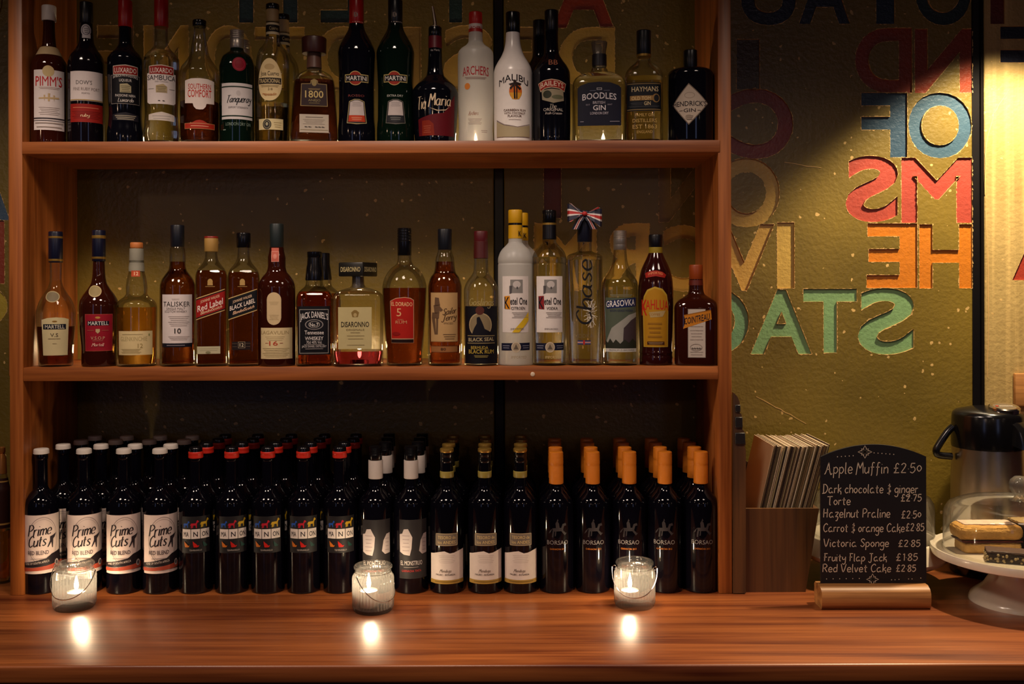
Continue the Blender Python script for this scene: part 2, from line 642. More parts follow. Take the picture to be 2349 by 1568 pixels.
def stroke_text(s, width, h, th, slant=0.0, gap=1.0, calli=0.0):
    """single-stroke handwriting fitted to width, cap height h; returns verts (x centred, y up), faces"""
    strokes, x = [], 0.0
    for ch in s:
        if ch == ' ':
            x += 2.4
            continue
        st = [[tuple(float(q) for q in p.split(',')) for p in t.split()] for t in SF.get(ch, SF['o']).split('|')]
        mx = max(p[0] for t in st for p in t)
        strokes += [[(p[0] + x, p[1]) for p in t] for t in st]
        x += mx + gap
    x -= gap
    k = h / 7
    kx = width / x
    vs, fs = [], []
    for t in strokes:
        pts = cr_curve([((p[0] - x / 2) * kx + p[1] * k * slant, p[1] * k) for p in t])
        wd = th if not calli else (lambda u, dx, dy: th * (1 - calli + calli * 1.6 * abs(dy)))
        v, f = ribbon(pts, wd)
        o = len(vs)
        vs += v
        fs += [[i + o for i in q] for q in f]
    return vs, fs


# label items: all in photo pixels, u measured round the bottle from the side facing the viewer, y down
def R(u0, u1, y0, y1, c):
    return ('q', [(u0, y0), (u1, y0), (u1, y1), (u0, y1)], c)


def PG(pts, c):
    return ('q', pts, c)


def E(u, y, ru, ry, c, n=24):
    return ('q', [(u + ru * cos(2 * pi * k / n), y + ry * sin(2 * pi * k / n)) for k in range(n)], c)


def FR(u0, u1, y0, y1, t, c):
    return ('m', [(u0, y0), (u1, y0), (u1, y1), (u0, y1), (u0 + t, y0 + t), (u1 - t, y0 + t), (u1 - t, y1 - t), (u0 + t, y1 - t)],
            [[0, 1, 5, 4], [1, 2, 6, 5], [2, 3, 7, 6], [3, 0, 4, 7]], c)


def RING(u, y, ru, ry, t, c, n=24):
    vs = []
    for k in range(n):
        a = 2 * pi * k / n
        vs += [(u + ru * cos(a), y + ry * sin(a)), (u + (ru - t) * cos(a), y + (ry - t) * sin(a))]
    return ('m', vs, [[2 * k, 2 * ((k + 1) % n), 2 * ((k + 1) % n) + 1, 2 * k + 1] for k in range(n)], c)


def T(s, u, y, h, wd, c, arc=0, slope=0, bold=1, rot=0):
    v, f, asp = block_text(s, bold)
    out = []
    for a, b in v:
        x, yy = a * wd, (b - 0.5) * h
        yy += arc * (1 - (2 * a) ** 2) + slope * x
        if rot:
            x, yy = -yy, x
        out.append((u + x, y - yy))
    return ('m', out, f, c)


def K(s, u, y, h, wd, c, th, slant=0.25, slope=0, rot=0, calli=0.5, gap=0.6):
    v, f = stroke_text(s, wd, h, th, slant, gap, calli)
    out = []
    for x, yy in v:
        yy += slope * x - h / 2
        if rot:
            x, yy = -yy, x
        out.append((u + x, y - yy))
    return ('m', out, f, c)


def LINES(u0, u1, y0, y1, n, c, t=0.9):
    """rows of print too small to read"""
    vs, fs = [], []
    for i in range(n):
        y = y0 + (y1 - y0) * i / max(1, n - 1)
        ind = (u1 - u0) * 0.12 * ((i * 7) % 3)/2
        o = len(vs)
        vs += [(u0 + ind, y), (u1 - ind, y), (u1 - ind, y + t), (u0 + ind, y + t)]
        fs.append([o, o + 1, o + 2, o + 3])
    return ('m', vs, fs, c)


def SHAPE(u, y, s, polys, c):
    vs, fs = [], []
    for pl in polys:
        o = len(vs)
        vs += [(u + a * s, y + b * s) for a, b in pl]
        fs.append(list(range(o, o + len(pl))))
    return ('m', vs, fs, c)


DOG = [[(-.9, -.35), (.5, -.4), (.5, .15), (-.9, .15)], [(-.9, .1), (-.6, .1), (-.7, .8), (-.95, .8)], [(-.55, .1), (-.35, .1), (-.45, .75), (-.6, .75)],
       [(.2, .1), (.5, .1), (.5, .8), (.3, .8)], [(.3, -.4), (.5, -1), (.7, -1.1), (1, -.8), (.95, -.6), (.65, -.5), (.5, -.1)], [(-.9, -.3), (-1.15, .2), (-1, .2), (-.8, -.1)]]
CATS = [[(-.7, -1), (-.3, -.6), (.3, -.1), (.8, .5), (.5, .8), (-.4, .8), (-.6, 0)], [(.6, .4), (1.1, .2), (.9, .7), (.5, .8)]]
RIDER = [[(-.6, -.1), (.5, -.15), (.6, .25), (-.6, .3)], [(.4, 0), (.6, -.6), (1, -.7), (1.1, -.4), (.8, -.35), (.65, .2)], [(-.6, .2), (-.4, .2), (-.5, 1), (-.7, 1)],
         [(-.3, .2), (-.15, .2), (-.2, .8), (-.35, .9)], [(.4, .2), (.6, .1), (1, .5), (1.2, .5), (.9, .8)], [(-.6, -.1), (-1, .3), (-1.1, .6), (-.85, .4)],
         [(-.2, -.1), (-.25, -.7), (-.05, -1), (.15, -.7), (.25, -.1)], [(-.1, -.95), (0, -1.25), (.12, -.95)]]


def pchip(pts, k=5):
    """smooth profile through (y, r) points, monotone between them"""
    n = len(pts)
    if n < 3:
        return pts
    h = [pts[i + 1][0] - pts[i][0] for i in range(n - 1)]
    d = [(pts[i + 1][1] - pts[i][1]) / h[i] if h[i] else 0 for i in range(n - 1)]
    m = [d[0]] + [0 if d[i - 1] * d[i] <= 0 or not h[i - 1] or not h[i] else 2 * d[i - 1] * d[i] / (d[i - 1] + d[i]) for i in range(1, n - 1)] + [d[-1]]
    out = []
    for i in range(n - 1):
        st = k if abs(h[i]) > 3 and abs(pts[i + 1][1] - pts[i][1]) > 0.6 else 1
        for j in range(st):
            t = j / st
            r = (2 * t ** 3 - 3 * t * t + 1) * pts[i][1] + (t ** 3 - 2 * t * t + t) * h[i] * m[i] + (-2 * t ** 3 + 3 * t * t) * pts[i + 1][1] + (t ** 3 - t * t) * h[i] * m[i + 1]
            out.append((pts[i][0] + h[i] * t, r))
    out.append(pts[-1])
    return out


def arc_table(e, q, n=400):
    pts = []
    for k in range(n + 1):
        a = -pi / 2 + pi * 1.0 * k / n
        x, y = sx(a, e)
        pts.append((x, y * q))
    L = [0]
    for a, b in zip(pts, pts[1:]):
        L.append(L[-1] + math.hypot(b[0] - a[0], b[1] - a[1]))
    return pts, L


class Bottle:
    """a bottle traced in photo pixels at one place of the photo, built in metres in its own frame (front = -Y)"""

    def __init__(self, cx, Y, zbase, prof, e=2, q=1.0, neck=None, smooth=True):
        a, b = uv_(cx, HY)
        self.X = a / F * (D + Y)
        self.Y, self.zb, self.cx = Y, zbase, cx
        self.th = atan2(-self.X, D + Y)
        self.ct = cos(self.th)
        s = S(Y)
        self.s = s
        yc = lambda y: self.zpx(y, 0.0)
        self.prof = [(yc(y) , hw / s * self.ct) for y, hw in (pchip(prof) if smooth else prof)]
        self.prof = [(z, r) for z, r in self.prof if z > 0.004]
        rb = self.prof[-1][1]
        self.prof += [(0.004, rb), (0.0015, rb * 0.985), (0.0, rb * 0.93)]
        self.e, self.q = e, q
        self.rmax = max(r for z, r in self.prof)
        self.tab = arc_table(e, q) if e != 2 else None
        self.zneck = None

    def zpx(self, y, dy):
        """height above the base of what the photo shows at row y, dy metres nearer than the axis"""
        v = y - HY + ROLL * (self.cx - HX)
        return CZ - v / F * (D + self.Y - dy) - self.zb

    def rad(self, z):
        p = self.prof
        if z >= p[0][0]:
            return p[0][1]
        for (z0, r0), (z1, r1) in zip(p, p[1:]):
            if z <= z0 and z >= z1:
                return r0 + (r1 - r0) * ((z0 - z) / (z0 - z1) if z0 > z1 else 0)
        return p[-1][1]

    def blend(self, z):
        """0 on the round neck, 1 on the body of a flat-sided bottle"""
        t = (self.rad(z) / self.rmax - 0.5) / 0.35
        t = max(0, min(1, t))
        return t * t * (3 - 2 * t)

    def sect(self):
        if self.e == 2 and self.q == 1:
            return None
        return (lambda z: 2 + (self.e - 2) * self.blend(z), lambda z: 1 + (self.q - 1) * self.blend(z))

    def surf(self, u, z, eps):
        r = self.rad(z)
        if self.e == 2 and self.q == 1:
            a = u / max(r, 1e-4)
            return Vector(((r + eps) * sin(a), -(r + eps) * cos(a), z))
        pts, L = self.tab
        L0 = L[len(L) // 2] * 0
        # table starts at the front (angle -90 deg)
        t = min(abs(u) / r, L[-1])
        i = 0
        lo, hi = 0, len(L) - 1
        while hi - lo > 1:
            mid = (lo + hi) // 2
            if L[mid] <= t:
                lo = mid
            else:
                hi = mid
        k = (t - L[lo]) / max(1e-9, L[hi] - L[lo])
        x = pts[lo][0] + (pts[hi][0] - pts[lo][0]) * k
        y = pts[lo][1] + (pts[hi][1] - pts[lo][1]) * k
        nx, ny = (pts[hi][1] - pts[lo][1]), -(pts[hi][0] - pts[lo][0])
        l = math.hypot(nx, ny) or 1
        sg = 1 if u >= 0 else -1
        return Vector((sg * (x * r + nx / l * eps), y * r + ny / l * eps, z))

    def label(self, items, root, name='label', eps0=0.0004, step=4.0, lab=None):
        mb = MB()
        rr = self.rmax * self.q
        zz = [i[1][0][1] for i in items]
        for lev, it in enumerate(items):
            if it[0] == 'q':
                vs, fs, c = it[1], [list(range(len(it[1])))], it[2]
            else:
                vs, fs, c = it[1], it[2], it[3]
            r0 = self.rad(self.zpx(sum(p[1] for p in vs) / len(vs), rr)) * self.q
            dd = r0 * self.ct
            sf = F / (D + self.Y - dd)
            bm = bmesh.new()
            bv = [bm.verts.new((p[0] / sf * self.ct, 0, self.zpx(p[1], dd))) for p in vs]
            for f in fs:
                try:
                    bm.faces.new([bv[i] for i in f])
                except ValueError:
                    pass
            bm.verts.ensure_lookup_table()
            us = [v.co.x for v in bm.verts]
            st = step / sf
            k0, k1 = math.floor(min(us) / st), math.ceil(max(us) / st)
            for k in range(k0 + 1, k1):
                bmesh.ops.bisect_plane(bm, geom=list(bm.verts) + list(bm.edges) + list(bm.faces), plane_co=(k * st, 0, 0), plane_no=(1, 0, 0), dist=1e-6)
            z0, z1 = min(v.co.z for v in bm.verts), max(v.co.z for v in bm.verts)
            for z, r in self.prof:
                if z0 < z < z1:
                    bmesh.ops.bisect_plane(bm, geom=list(bm.verts) + list(bm.edges) + list(bm.faces), plane_co=(0, 0, z), plane_no=(0, 0, 1), dist=1e-6)
            bmesh.ops.recalc_face_normals(bm, faces=bm.faces)
            bm.normal_update()
            for f in bm.faces:
                if f.normal.y > 0:
                    f.normal_flip()
            m = c if not isinstance(c, str) else mat(c, 0.55, spec=0.2)
            mb.addbm(bm, m, lambda p: self.surf(p.x, p.z, eps0 + lev * 0.00013))
        if name == 'label' and items[0][0] == 'm':
            name = 'printed_lettering'
        o = mb.build(name, root)
        if lab:
            o['label'] = lab
        return o

    def body(self, m, root, name='glass_body', n=48):
        mb = MB()
        mb.lathe([(r, z) for z, r in self.prof], m, n, self.sect(), (True, True))
        return mb.build(name, root, 50)

    def liquid(self, m, level, root):
        zt = self.zpx(level, 0)
        t = 0.0018
        pr = [(z, r) for z, r in self.prof if 0.006 < z < zt]
        pr = [(zt, self.rad(zt))] + pr + [(0.006, self.prof[-1][1])]
        mb = MB()
        mb.lathe([(max(0.001, r - t), z) for z, r in pr], m, 48, self.sect())
        return mb.build('liquid', root, 50)

    def ring(self, prof, m, root=None, name='cap', mb=None, n=32, knurl=0, e=2):
        """lathe piece traced in pixels: list of (y, half width)"""
        mb = mb or MB()
        pr = [(hw / self.s * self.ct, self.zpx(y, 0)) for y, hw in prof]
        mb.lathe(pr, m, n, None if e == 2 else (e, 1), rib=(lambda a, z: knurl * cos(a * 16)) if knurl else None)
        return mb.build(name, root) if root else mb


def capprof(y0, y1, hw, hw2=None, b=1.5):
    hw2 = hw2 or hw
    return [(y0, hw - b), (y0 + b * 0.6, hw - 0.4), (y0 + b * 1.3, hw), (y1 - 0.7, hw2), (y1, hw2 - 0.5)]


def screwprof(y0, y1, hw, rings=4):
    out = [(y0, hw - 1.5), (y0 + 1, hw)]
    yr = y0 + (y1 - y0) * 0.4
    for i in range(rings):
        a = y0 + 2 + (yr - y0) * i / rings
        out += [(a, hw), (a + 1, hw - 0.9), (a + 2, hw)]
    out += [(yr + 3, hw), (yr + 4, hw - 0.8), (yr + 5, hw), (y1 - 0.7, hw), (y1, hw - 0.5)]
    return sorted(out, key=lambda p: p[0])


# ------------------------------------------------------------------ big structure
Z1 = CZ + 0.3293          # top of upper shelf
Z2 = CZ - 0.1640          # top of middle shelf
ZC = CZ - 0.661           # counter top
YW = 0.278                # wall face
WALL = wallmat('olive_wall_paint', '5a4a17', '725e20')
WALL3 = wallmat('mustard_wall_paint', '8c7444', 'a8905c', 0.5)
CREAM = mat('b8935a', 0.55)


def xw(px):
    return (px - HX) / F * (D + YW)


def wall_panel(name, x0, x1, m, cracks=()):
    mb = MB()
    mb.bbox(x0, x1, YW, YW + 0.03, 0.0, 2.9, m, 0.002, 1)
    for cr in cracks:
        pts = [P(a, b, YW - 0.0005) for a, b in cr]
        p2 = []
        for a, b in zip(pts, pts[1:]):
            for k in range(6):
                q = a.lerp(b, k / 6)
                p2.append((q.x + random.uniform(-1, 1) * 0.0012, q.z + random.uniform(-1, 1) * 0.0012))
        v, f = ribbon(p2, lambda u, dx, dy: 0.0012 + 0.0012 * random.random())
        mb.add([(a, YW - 0.0006, b) for a, b in v], f, CREAM)
    o = structure(mb.build(name))
    PANELS.append((o, x0, x1))
    return o


PANELS = []
wall_panel('wall_back', xw(-420), xw(1133), WALL)
wall_panel('wall_back.001', xw(1157), xw(2231), WALL, [[(1735, 908), (1790, 938), (1860, 977)], [(2010, 818), (2060, 842), (2078, 875), (2150, 853), (2231, 828)], [(1800, 372), (1900, 388)]])
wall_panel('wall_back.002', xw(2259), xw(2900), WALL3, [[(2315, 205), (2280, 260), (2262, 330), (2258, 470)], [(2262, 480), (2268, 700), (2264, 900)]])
for i, (a, b) in enumerate(((1133, 1157), (2231, 2259))):
    mb = MB()
    mb.bbox(xw(a) + 0.0012, xw(b) - 0.0012, YW + 0.004, YW + 0.03, 0.0, 2.9, mat('0d0b0c', 0.25, spec=0.6), 0.002, 1)
    if i:
        mb.box(xw(b) - 0.009, xw(b) - 0.003, YW - 0.001, YW + 0.006, 0.0, 2.9, mat('241f1c', 0.22, metal=0.7))
    structure(mb.build('trim_%d' % (i + 1)))
mb = MB()
mb.box(xw(-420), xw(2900), YW + 0.0305, YW + 0.12, 0, 2.9, mat('15100c', 0.8))
structure(mb.build('wall_rear'))
mb = MB()
mb.box(-3.2, 3.2, -4.5, 0.4, -0.05, 0.0, mat('2a1c14', 0.6))
structure(mb.build('floor'))

# worktop and the cupboard under it
t = thing('bar_worktop', 'polished reddish-brown wooden worktop carrying the wine bottles and candle jars', 'worktop', (0, 0, ZC))
mb = MB()
mb.bbox(-1.75, 1.95, -0.413, YW - 0.001, -0.032, 0, COUNTER, 0.004, 3)
mb.build('top_board', t)
mb = MB()
mb.bbox(-1.75, 1.95, -0.409, -0.385, -0.075, -0.0325, wood('edge_wood', '30130a', '5a2a14', 0, 0.5), 0.002, 1)
mb.build('edge_strip', t)
t = thing('bar_cupboard', 'dark cupboard below the front edge of the worktop', 'cupboard', (0, 0, 0))
mb = MB()
mb.box(-1.7, 1.9, -0.36, YW - 0.002, 0.0, ZC - 0.0765, mat('0c0a12', 0.5))
mb.build('carcass', t)

# shelf unit
t = thing('bar_shelf_unit', 'open reddish wooden shelf unit standing on the worktop against the wall', 'shelf unit', (0, 0, ZC))
LX0, LX1, RX0, RX1 = -1.0980, -1.0690, 0.4510, 0.4795
ZT = Z1 + 0.50 - ZC
for a, b in ((LX0, LX1), (RX0, RX1)):
    mb = MB()
    mb.bbox(a, b, 0.0, YW - 0.002, 0.0, ZT + 0.03, WOOD_Z, 0.0015, 2)
    mb.build('side_panel', t)
for z, th, ov in ((Z1 - ZC, 0.027, 0.004), (Z2 - ZC, 0.0295, 0.0), (ZT, 0.029, 0.0)):
    mb = MB()
    mb.bbox(LX1 - 0.0002, RX0 + 0.0002 + ov, -0.002 if ov else 0.0005, YW - 0.003, z - th, z, WOOD_X, 0.0018, 2)
    o = mb.build('shelf', t)
    if z == Z2 - ZC:
        mb = MB()
        p = P(1222, 858, 0)
        mb.lathe([(0.005, 0), (0.0047, 0.001), (0.0033, 0.0018), (0.0015, 0.002)], mat('c8b49c', 0.35), 16)
        mb.v = [(x + p.x, -zz + 0.0006, y + p.z - ZC) for x, y, zz in mb.v]
        so = mb.build('screw', o)
# batten on the outside of the left side panel
mb = MB()
mb.bbox(LX0 - 0.012, LX0 - 0.0005, 0.02, 0.06, Z2 - ZC - 0.02, ZT, WOOD_Z, 0.001, 1)
mb.build('batten', t)


# ------------------------------------------------------------------ mirrored letters sunk into the wall
def load_relief(chars):
    out, obs = {}, []
    for ch in chars:
        cu = bpy.data.curves.new('g', 'FONT')
        cu.body = ch
        cu.dimensions = '2D'
        cu.fill_mode = 'FRONT'
        cu.resolution_u = 6
        cu.offset = 0.03
        o = bpy.data.objects.new('g', cu)
        COL.objects.link(o)
        obs.append((ch, o))
    dg = bpy.context.evaluated_depsgraph_get()
    for ch, o in obs:
        me = o.evaluated_get(dg).to_mesh()
        vs = [tuple(v.co[:2]) for v in me.vertices]
        x0, x1 = min(p[0] for p in vs), max(p[0] for p in vs)
        y0, y1 = min(p[1] for p in vs), max(p[1] for p in vs)
        out[ch] = ([((x - x0) / (x1 - x0), (y - y0) / (y1 - y0)) for x, y in vs], [list(p.vertices) for p in me.polygons])
        o.to_mesh_clear()
        cu = o.data
        bpy.data.objects.remove(o)
        bpy.data.curves.remove(cu)
    return out


def prism(vs2, fs, ya, yb):
    """closed prism of a flat glyph between depths ya (front) and yb"""
    bm = bmesh.new()
    bv = [bm.verts.new((x, ya, z)) for x, z in vs2]
    for f in fs:
        try:
            bm.faces.new([bv[i] for i in f])
        except ValueError:
            pass
    bmesh.ops.remove_doubles(bm, verts=bm.verts, dist=1e-5)
    r = bmesh.ops.extrude_face_region(bm, geom=list(bm.faces))
    bmesh.ops.translate(bm, verts=[g for g in r['geom'] if isinstance(g, bmesh.types.BMVert)], vec=(0, yb - ya, 0))
    bmesh.ops.recalc_face_normals(bm, faces=bm.faces)
    return bm


def letmat(c):
    return mat(c, 0.36, bump=0.6, bscale=120, var=0.12)


LETTERS = [
    ('S', 1968, 2097, 660, 813, '6a8a5e', 'mint green sunken letter S, mirrored, on the olive wall'),
    ('T', 1843, 1966, 662, 809, '6a8a5e', 'mint green sunken letter T on the olive wall'),
    ('A', 1722, 1862, 664, 812, '6a8a5e', 'mint green sunken letter A on the olive wall'),
    ('O', 1560, 1718, 660, 814, '5e8260', 'mint green round letter half hidden by the right shelf side panel'),
    ('E', 1988, 2104, 512, 660, 'ac6418', 'orange sunken letter E, mirrored, above the green letters'),
    ('H', 2109, 2230, 514, 661, 'ac6418', 'orange sunken letter H beside the black metal wall strip'),
    ('V', 1640, 1776, 514, 666, 'a88440', 'gold sunken letter V just right of the shelf unit'),
    ('I', 1783, 1822, 510, 661, 'a88a44', 'gold sunken letter I on the olive wall'),
    ('S', 1940, 2060, 357, 509, '903a2e', 'salmon red sunken letter S, mirrored, on the olive wall'),
    ('M', 2068, 2230, 361, 511, '903a2e', 'salmon red sunken letter M beside the black metal wall strip'),
    ('O', 1638, 1788, 362, 521, 'a48440', 'gold sunken letter O just right of the shelf unit'),
    ('F', 1976, 2081, 212, 361, '22384a', 'blue sunken letter F, mirrored, above the salmon S'),
    ('O', 2084, 2229, 212, 363, '2e4656', 'blue sunken letter O in the bright lamplight'),
    ('C', 1676, 1819, 203, 364, '6e2218', 'dark red sunken letter C, mirrored, right of the shelf unit'),
    ('D', 1962, 2092, 64, 213, '7c2e16', 'rust red sunken letter D, mirrored, high on the wall'),
    ('N', 2099, 2230, 66, 213, '7c2e16', 'rust red sunken letter N, mirrored, high on the wall'),
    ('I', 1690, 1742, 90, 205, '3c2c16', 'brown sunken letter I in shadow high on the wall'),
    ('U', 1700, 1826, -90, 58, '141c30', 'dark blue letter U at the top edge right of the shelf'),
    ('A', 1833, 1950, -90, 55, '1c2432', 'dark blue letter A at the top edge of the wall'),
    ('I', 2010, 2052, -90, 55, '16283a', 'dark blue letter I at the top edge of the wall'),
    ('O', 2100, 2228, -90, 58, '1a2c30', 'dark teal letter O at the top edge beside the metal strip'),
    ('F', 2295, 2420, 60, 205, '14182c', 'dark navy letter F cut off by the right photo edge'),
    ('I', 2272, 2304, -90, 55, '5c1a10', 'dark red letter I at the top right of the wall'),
    ('A', 2322, 2460, 505, 642, '8c3022', 'red sunken letter A cut off by the right photo edge'),
    ('A', 1268, 1408, -90, 64, '8c3012', 'red sunken letter A behind the upper shelf'),
    ('D', 1283, 1410, 62, 206, 'a4843a', 'gold sunken letter D, mirrored, behind the navy-labelled gin bottle'),
    ('E', 1162, 1250, 62, 206, '6e5428', 'brown sunken letter E, mirrored, behind the cream liqueur bottles'),
    ('S', 1016, 1128, 58, 206, '9c7c38', 'gold sunken letter S, mirrored, behind the white frosted bottle'),
    ('R', 868, 965, 62, 206, '8c6e34', 'gold sunken letter R, mirrored, behind the green vermouth bottle'),
    ('O', 726, 848, 60, 208, '9c7c36', 'gold sunken letter O behind the wooden-capped bottle'),
    ('T', 585, 698, 62, 206, 'ac8832', 'gold sunken letter T behind the pair of tequila bottles'),
    ('O', 470, 578, 58, 206, '9c7c36', 'gold sunken letter O behind the silver-capped gin bottle'),
    ('N', 330, 432, 58, 206, 'a07e32', 'gold sunken letter N, mirrored, behind the red-capped clear bottle'),
    ('E', 222, 306, 58, 206, '8c6c30', 'gold sunken letter E, mirrored, behind the red-capped dark bottle'),
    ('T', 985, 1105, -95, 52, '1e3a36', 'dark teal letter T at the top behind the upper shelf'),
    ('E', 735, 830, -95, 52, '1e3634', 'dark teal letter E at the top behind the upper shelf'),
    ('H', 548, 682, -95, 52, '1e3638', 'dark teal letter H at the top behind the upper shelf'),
    ('N', 1512, 1632, 362, 509, '806632', 'olive sunken letter N, mirrored, above the orange-capped bottle'),
    ('I', 1248, 1287, 362, 500, '5c1e14', 'dark red letter I above the clear vodka bottles'),
    ('M', 1226, 1368, 512, 662, 'ac8834', 'gold sunken letter M behind the clear vodka bottles'),
    ('R', 1368, 1490, 512, 664, 'b89238', 'gold sunken letter R, mirrored, behind the grass vodka bottle'),
    ('C', 1522, 1636, 516, 668, 'ac883c', 'gold sunken letter C behind the orange-capped brown bottle'),
    ('O', -95, 28, -70, 76, '7c6420', 'gold letter O at the top left edge of the photo'),
    ('A', -110, 22, 345, 505, '34485c', 'blue letter A cut off by the left photo edge'),
    ('I', -30, 10, 505, 650, '7a3220', 'red letter I cut off by the left photo edge'),
    ('O', -120, 17, 652, 752, '9c8830', 'yellow letter O cut off by the left photo edge'),
]
REL = load_relief(set(l[0] for l in LETTERS))
SINK = 0.0055
cutters = [MB() for p in PANELS]
rims = [MB() for p in PANELS]
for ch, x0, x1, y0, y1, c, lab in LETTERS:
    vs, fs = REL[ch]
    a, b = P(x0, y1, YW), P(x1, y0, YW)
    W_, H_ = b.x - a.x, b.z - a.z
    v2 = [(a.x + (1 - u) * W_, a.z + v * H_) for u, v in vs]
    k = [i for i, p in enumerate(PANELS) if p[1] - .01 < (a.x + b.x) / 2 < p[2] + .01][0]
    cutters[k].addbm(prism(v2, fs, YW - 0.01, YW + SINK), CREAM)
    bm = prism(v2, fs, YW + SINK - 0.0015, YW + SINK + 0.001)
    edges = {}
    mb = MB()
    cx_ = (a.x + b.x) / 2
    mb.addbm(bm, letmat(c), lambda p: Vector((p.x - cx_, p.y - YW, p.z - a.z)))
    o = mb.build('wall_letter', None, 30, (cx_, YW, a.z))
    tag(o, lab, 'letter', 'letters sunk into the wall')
    # worn cream paint along the lip of each letter
    bm = bmesh.new()
    bv = [bm.verts.new((x, 0, z)) for x, z in v2]
    for f in fs:
        try:
            bm.faces.new([bv[i] for i in f])
        except ValueError:
            pass
    bmesh.ops.remove_doubles(bm, verts=bm.verts, dist=1e-5)
    for e in bm.edges:
        if len(e.link_faces) != 1:
            continue
        p, q = e.verts[0].co, e.verts[1].co
        d = (q - p)
        n = Vector((-d.z, 0, d.x)).normalized()
        if n.dot(e.link_faces[0].calc_center_median() - p) > 0:
            n = -n
        cnt = max(1, int(d.length / 0.006))
        for i in range(cnt):
            s0, s1 = p + d * (i / cnt), p + d * ((i + 1) / cnt)
            w0, w1 = [max(0, random.gauss(0.0006, 0.0011)) for _ in (0, 1)]
            if w0 + w1 > 0.0005:
                rims[k].add([(t.x, YW - 0.0004, t.z) for t in (s0, s1, s1 + n * w1, s0 + n * w0)], [[0, 1, 2, 3]], CREAM)
    bm.free()
for (o, xa, xb), cb, rm in zip(PANELS, cutters, rims):
    if not cb.v:
        continue
    co_ = cb.build('cutter')
    md = o.modifiers.new('carve', 'BOOLEAN')
    md.object = co_
    md.operation = 'DIFFERENCE'
    md.solver = 'EXACT'
    md.use_self = True
    md.material_mode = 'TRANSFER'
    bpy.context.view_layer.update()
    dg = bpy.context.evaluated_depsgraph_get()
    me = bpy.data.meshes.new_from_object(o.evaluated_get(dg))
    o.modifiers.clear()
    bpy.data.objects.remove(co_)
    bm = bmesh.new()
    bm.from_mesh(me)
    names = [m.name if m else '' for m in me.materials]
    if CREAM.name not in names:
        me.materials.append(CREAM)
        names.append(CREAM.name)
    ci = names.index(CREAM.name)
    base = [bm.verts.new(v) for v in rm.v]
    for f in rm.f:
        try:
            nf = bm.faces.new([base[i] for i in f])
            nf.material_index = ci
            nf.normal_update()
            if nf.normal.y > 0:
                nf.normal_flip()
        except ValueError:
            pass
    for f in bm.faces:
        f.smooth = False
    bm.to_mesh(me)
    bm.free()
    o.data = me


# ------------------------------------------------------------------ bottles on the shelves
def finish(B, name, label, group):
    return thing(name, label, 'bottle', (B.X, B.Y, B.zb), B.th, group)


def copy_tree(o, parent=None):
    c = o.copy()
    COL.objects.link(c)
    c.parent = parent
    for ch in list(o.children):
        copy_tree(ch, c)
    return c


TOPG, MIDG = 'spirit bottles on the upper shelf', 'spirit bottles on the middle shelf'
YB = 0.052
BL = mat('0a090c', 0.2)
BLM = mat('0b0a10', 0.32)
REDC = mat('a8100c', 0.3)
GOLD = mat('a8843c', 0.35, metal=0.7)
SILV = mat('b0a69a', 0.35, metal=0.8)
PAP = 'd8ccc0'
CRM = 'd6c6a0'
INK = '16121a'


def bottle(cx, name, label, prof, glass, liq=None, caps=(), labels=(), top=True, e=2, q=1.0, Y=YB, yaw=0.0):
    B = Bottle(cx, Y, Z1 if top else Z2, prof, e, q)
    root = finish(B, name, label, TOPG if top else MIDG)
    root.rotation_euler.z += yaw
    B.body(G[glass], root)
    if liq:
        B.liquid(liquid(liq[0]), liq[1], root)
    for i, c in enumerate(caps):
        B.ring(c[0], c[1], root, c[2] if len(c) > 2 else 'cap', knurl=c[3] if len(c) > 3 else 0)
    for l in labels:
        B.label(l, root)
    return B, root


# --- upper shelf, left to right
bottle(114, 'liqueur_bottle', 'dark fruit-cup bottle with white cap and tall white label, far left of upper shelf',
       [(47, 13.5), (70, 14), (108, 17), (128, 29), (143, 40), (155, 43), (325, 43), (335, 43)], 'amberdark', None,
       [(capprof(14, 49, 17.4), mat('cfc6bd', 0.4)), ([(110, 19), (112, 22), (130, 31.5), (131, 30)], mat('a8906a', 0.5), 'shoulder_band')],
       [[R(-40, 40, 160, 298, 'd2c6c2'), E(-2, 163, 14, 13, 'c0a878'), T("PIMM'S", -1, 186, 22, 66, 'b01c20'), LINES(-25, 25, 200, 203, 2, '9c7c70'),
         SHAPE(-1, 224, 20, [[(-1.2, 0), (1.2, -.1), (1.2, .1), (-1.2, .15)], [(-.6, -.3), (-.4, -.3), (-.5, .4)], [(-.1, -.5), (.15, -.5), (.1, .4), (-.1, .4)], [(.5, -.3), (.7, -.3), (.6, .4)]], 'b89c70'),
         LINES(-25, 25, 246, 262, 5, 'a09088'), R(-40, 40, 270, 272.5, '2a2228'), R(-40, 40, 276, 277, '2a2228'), LINES(-35, 35, 281, 290, 2, '98887e', 2)]])
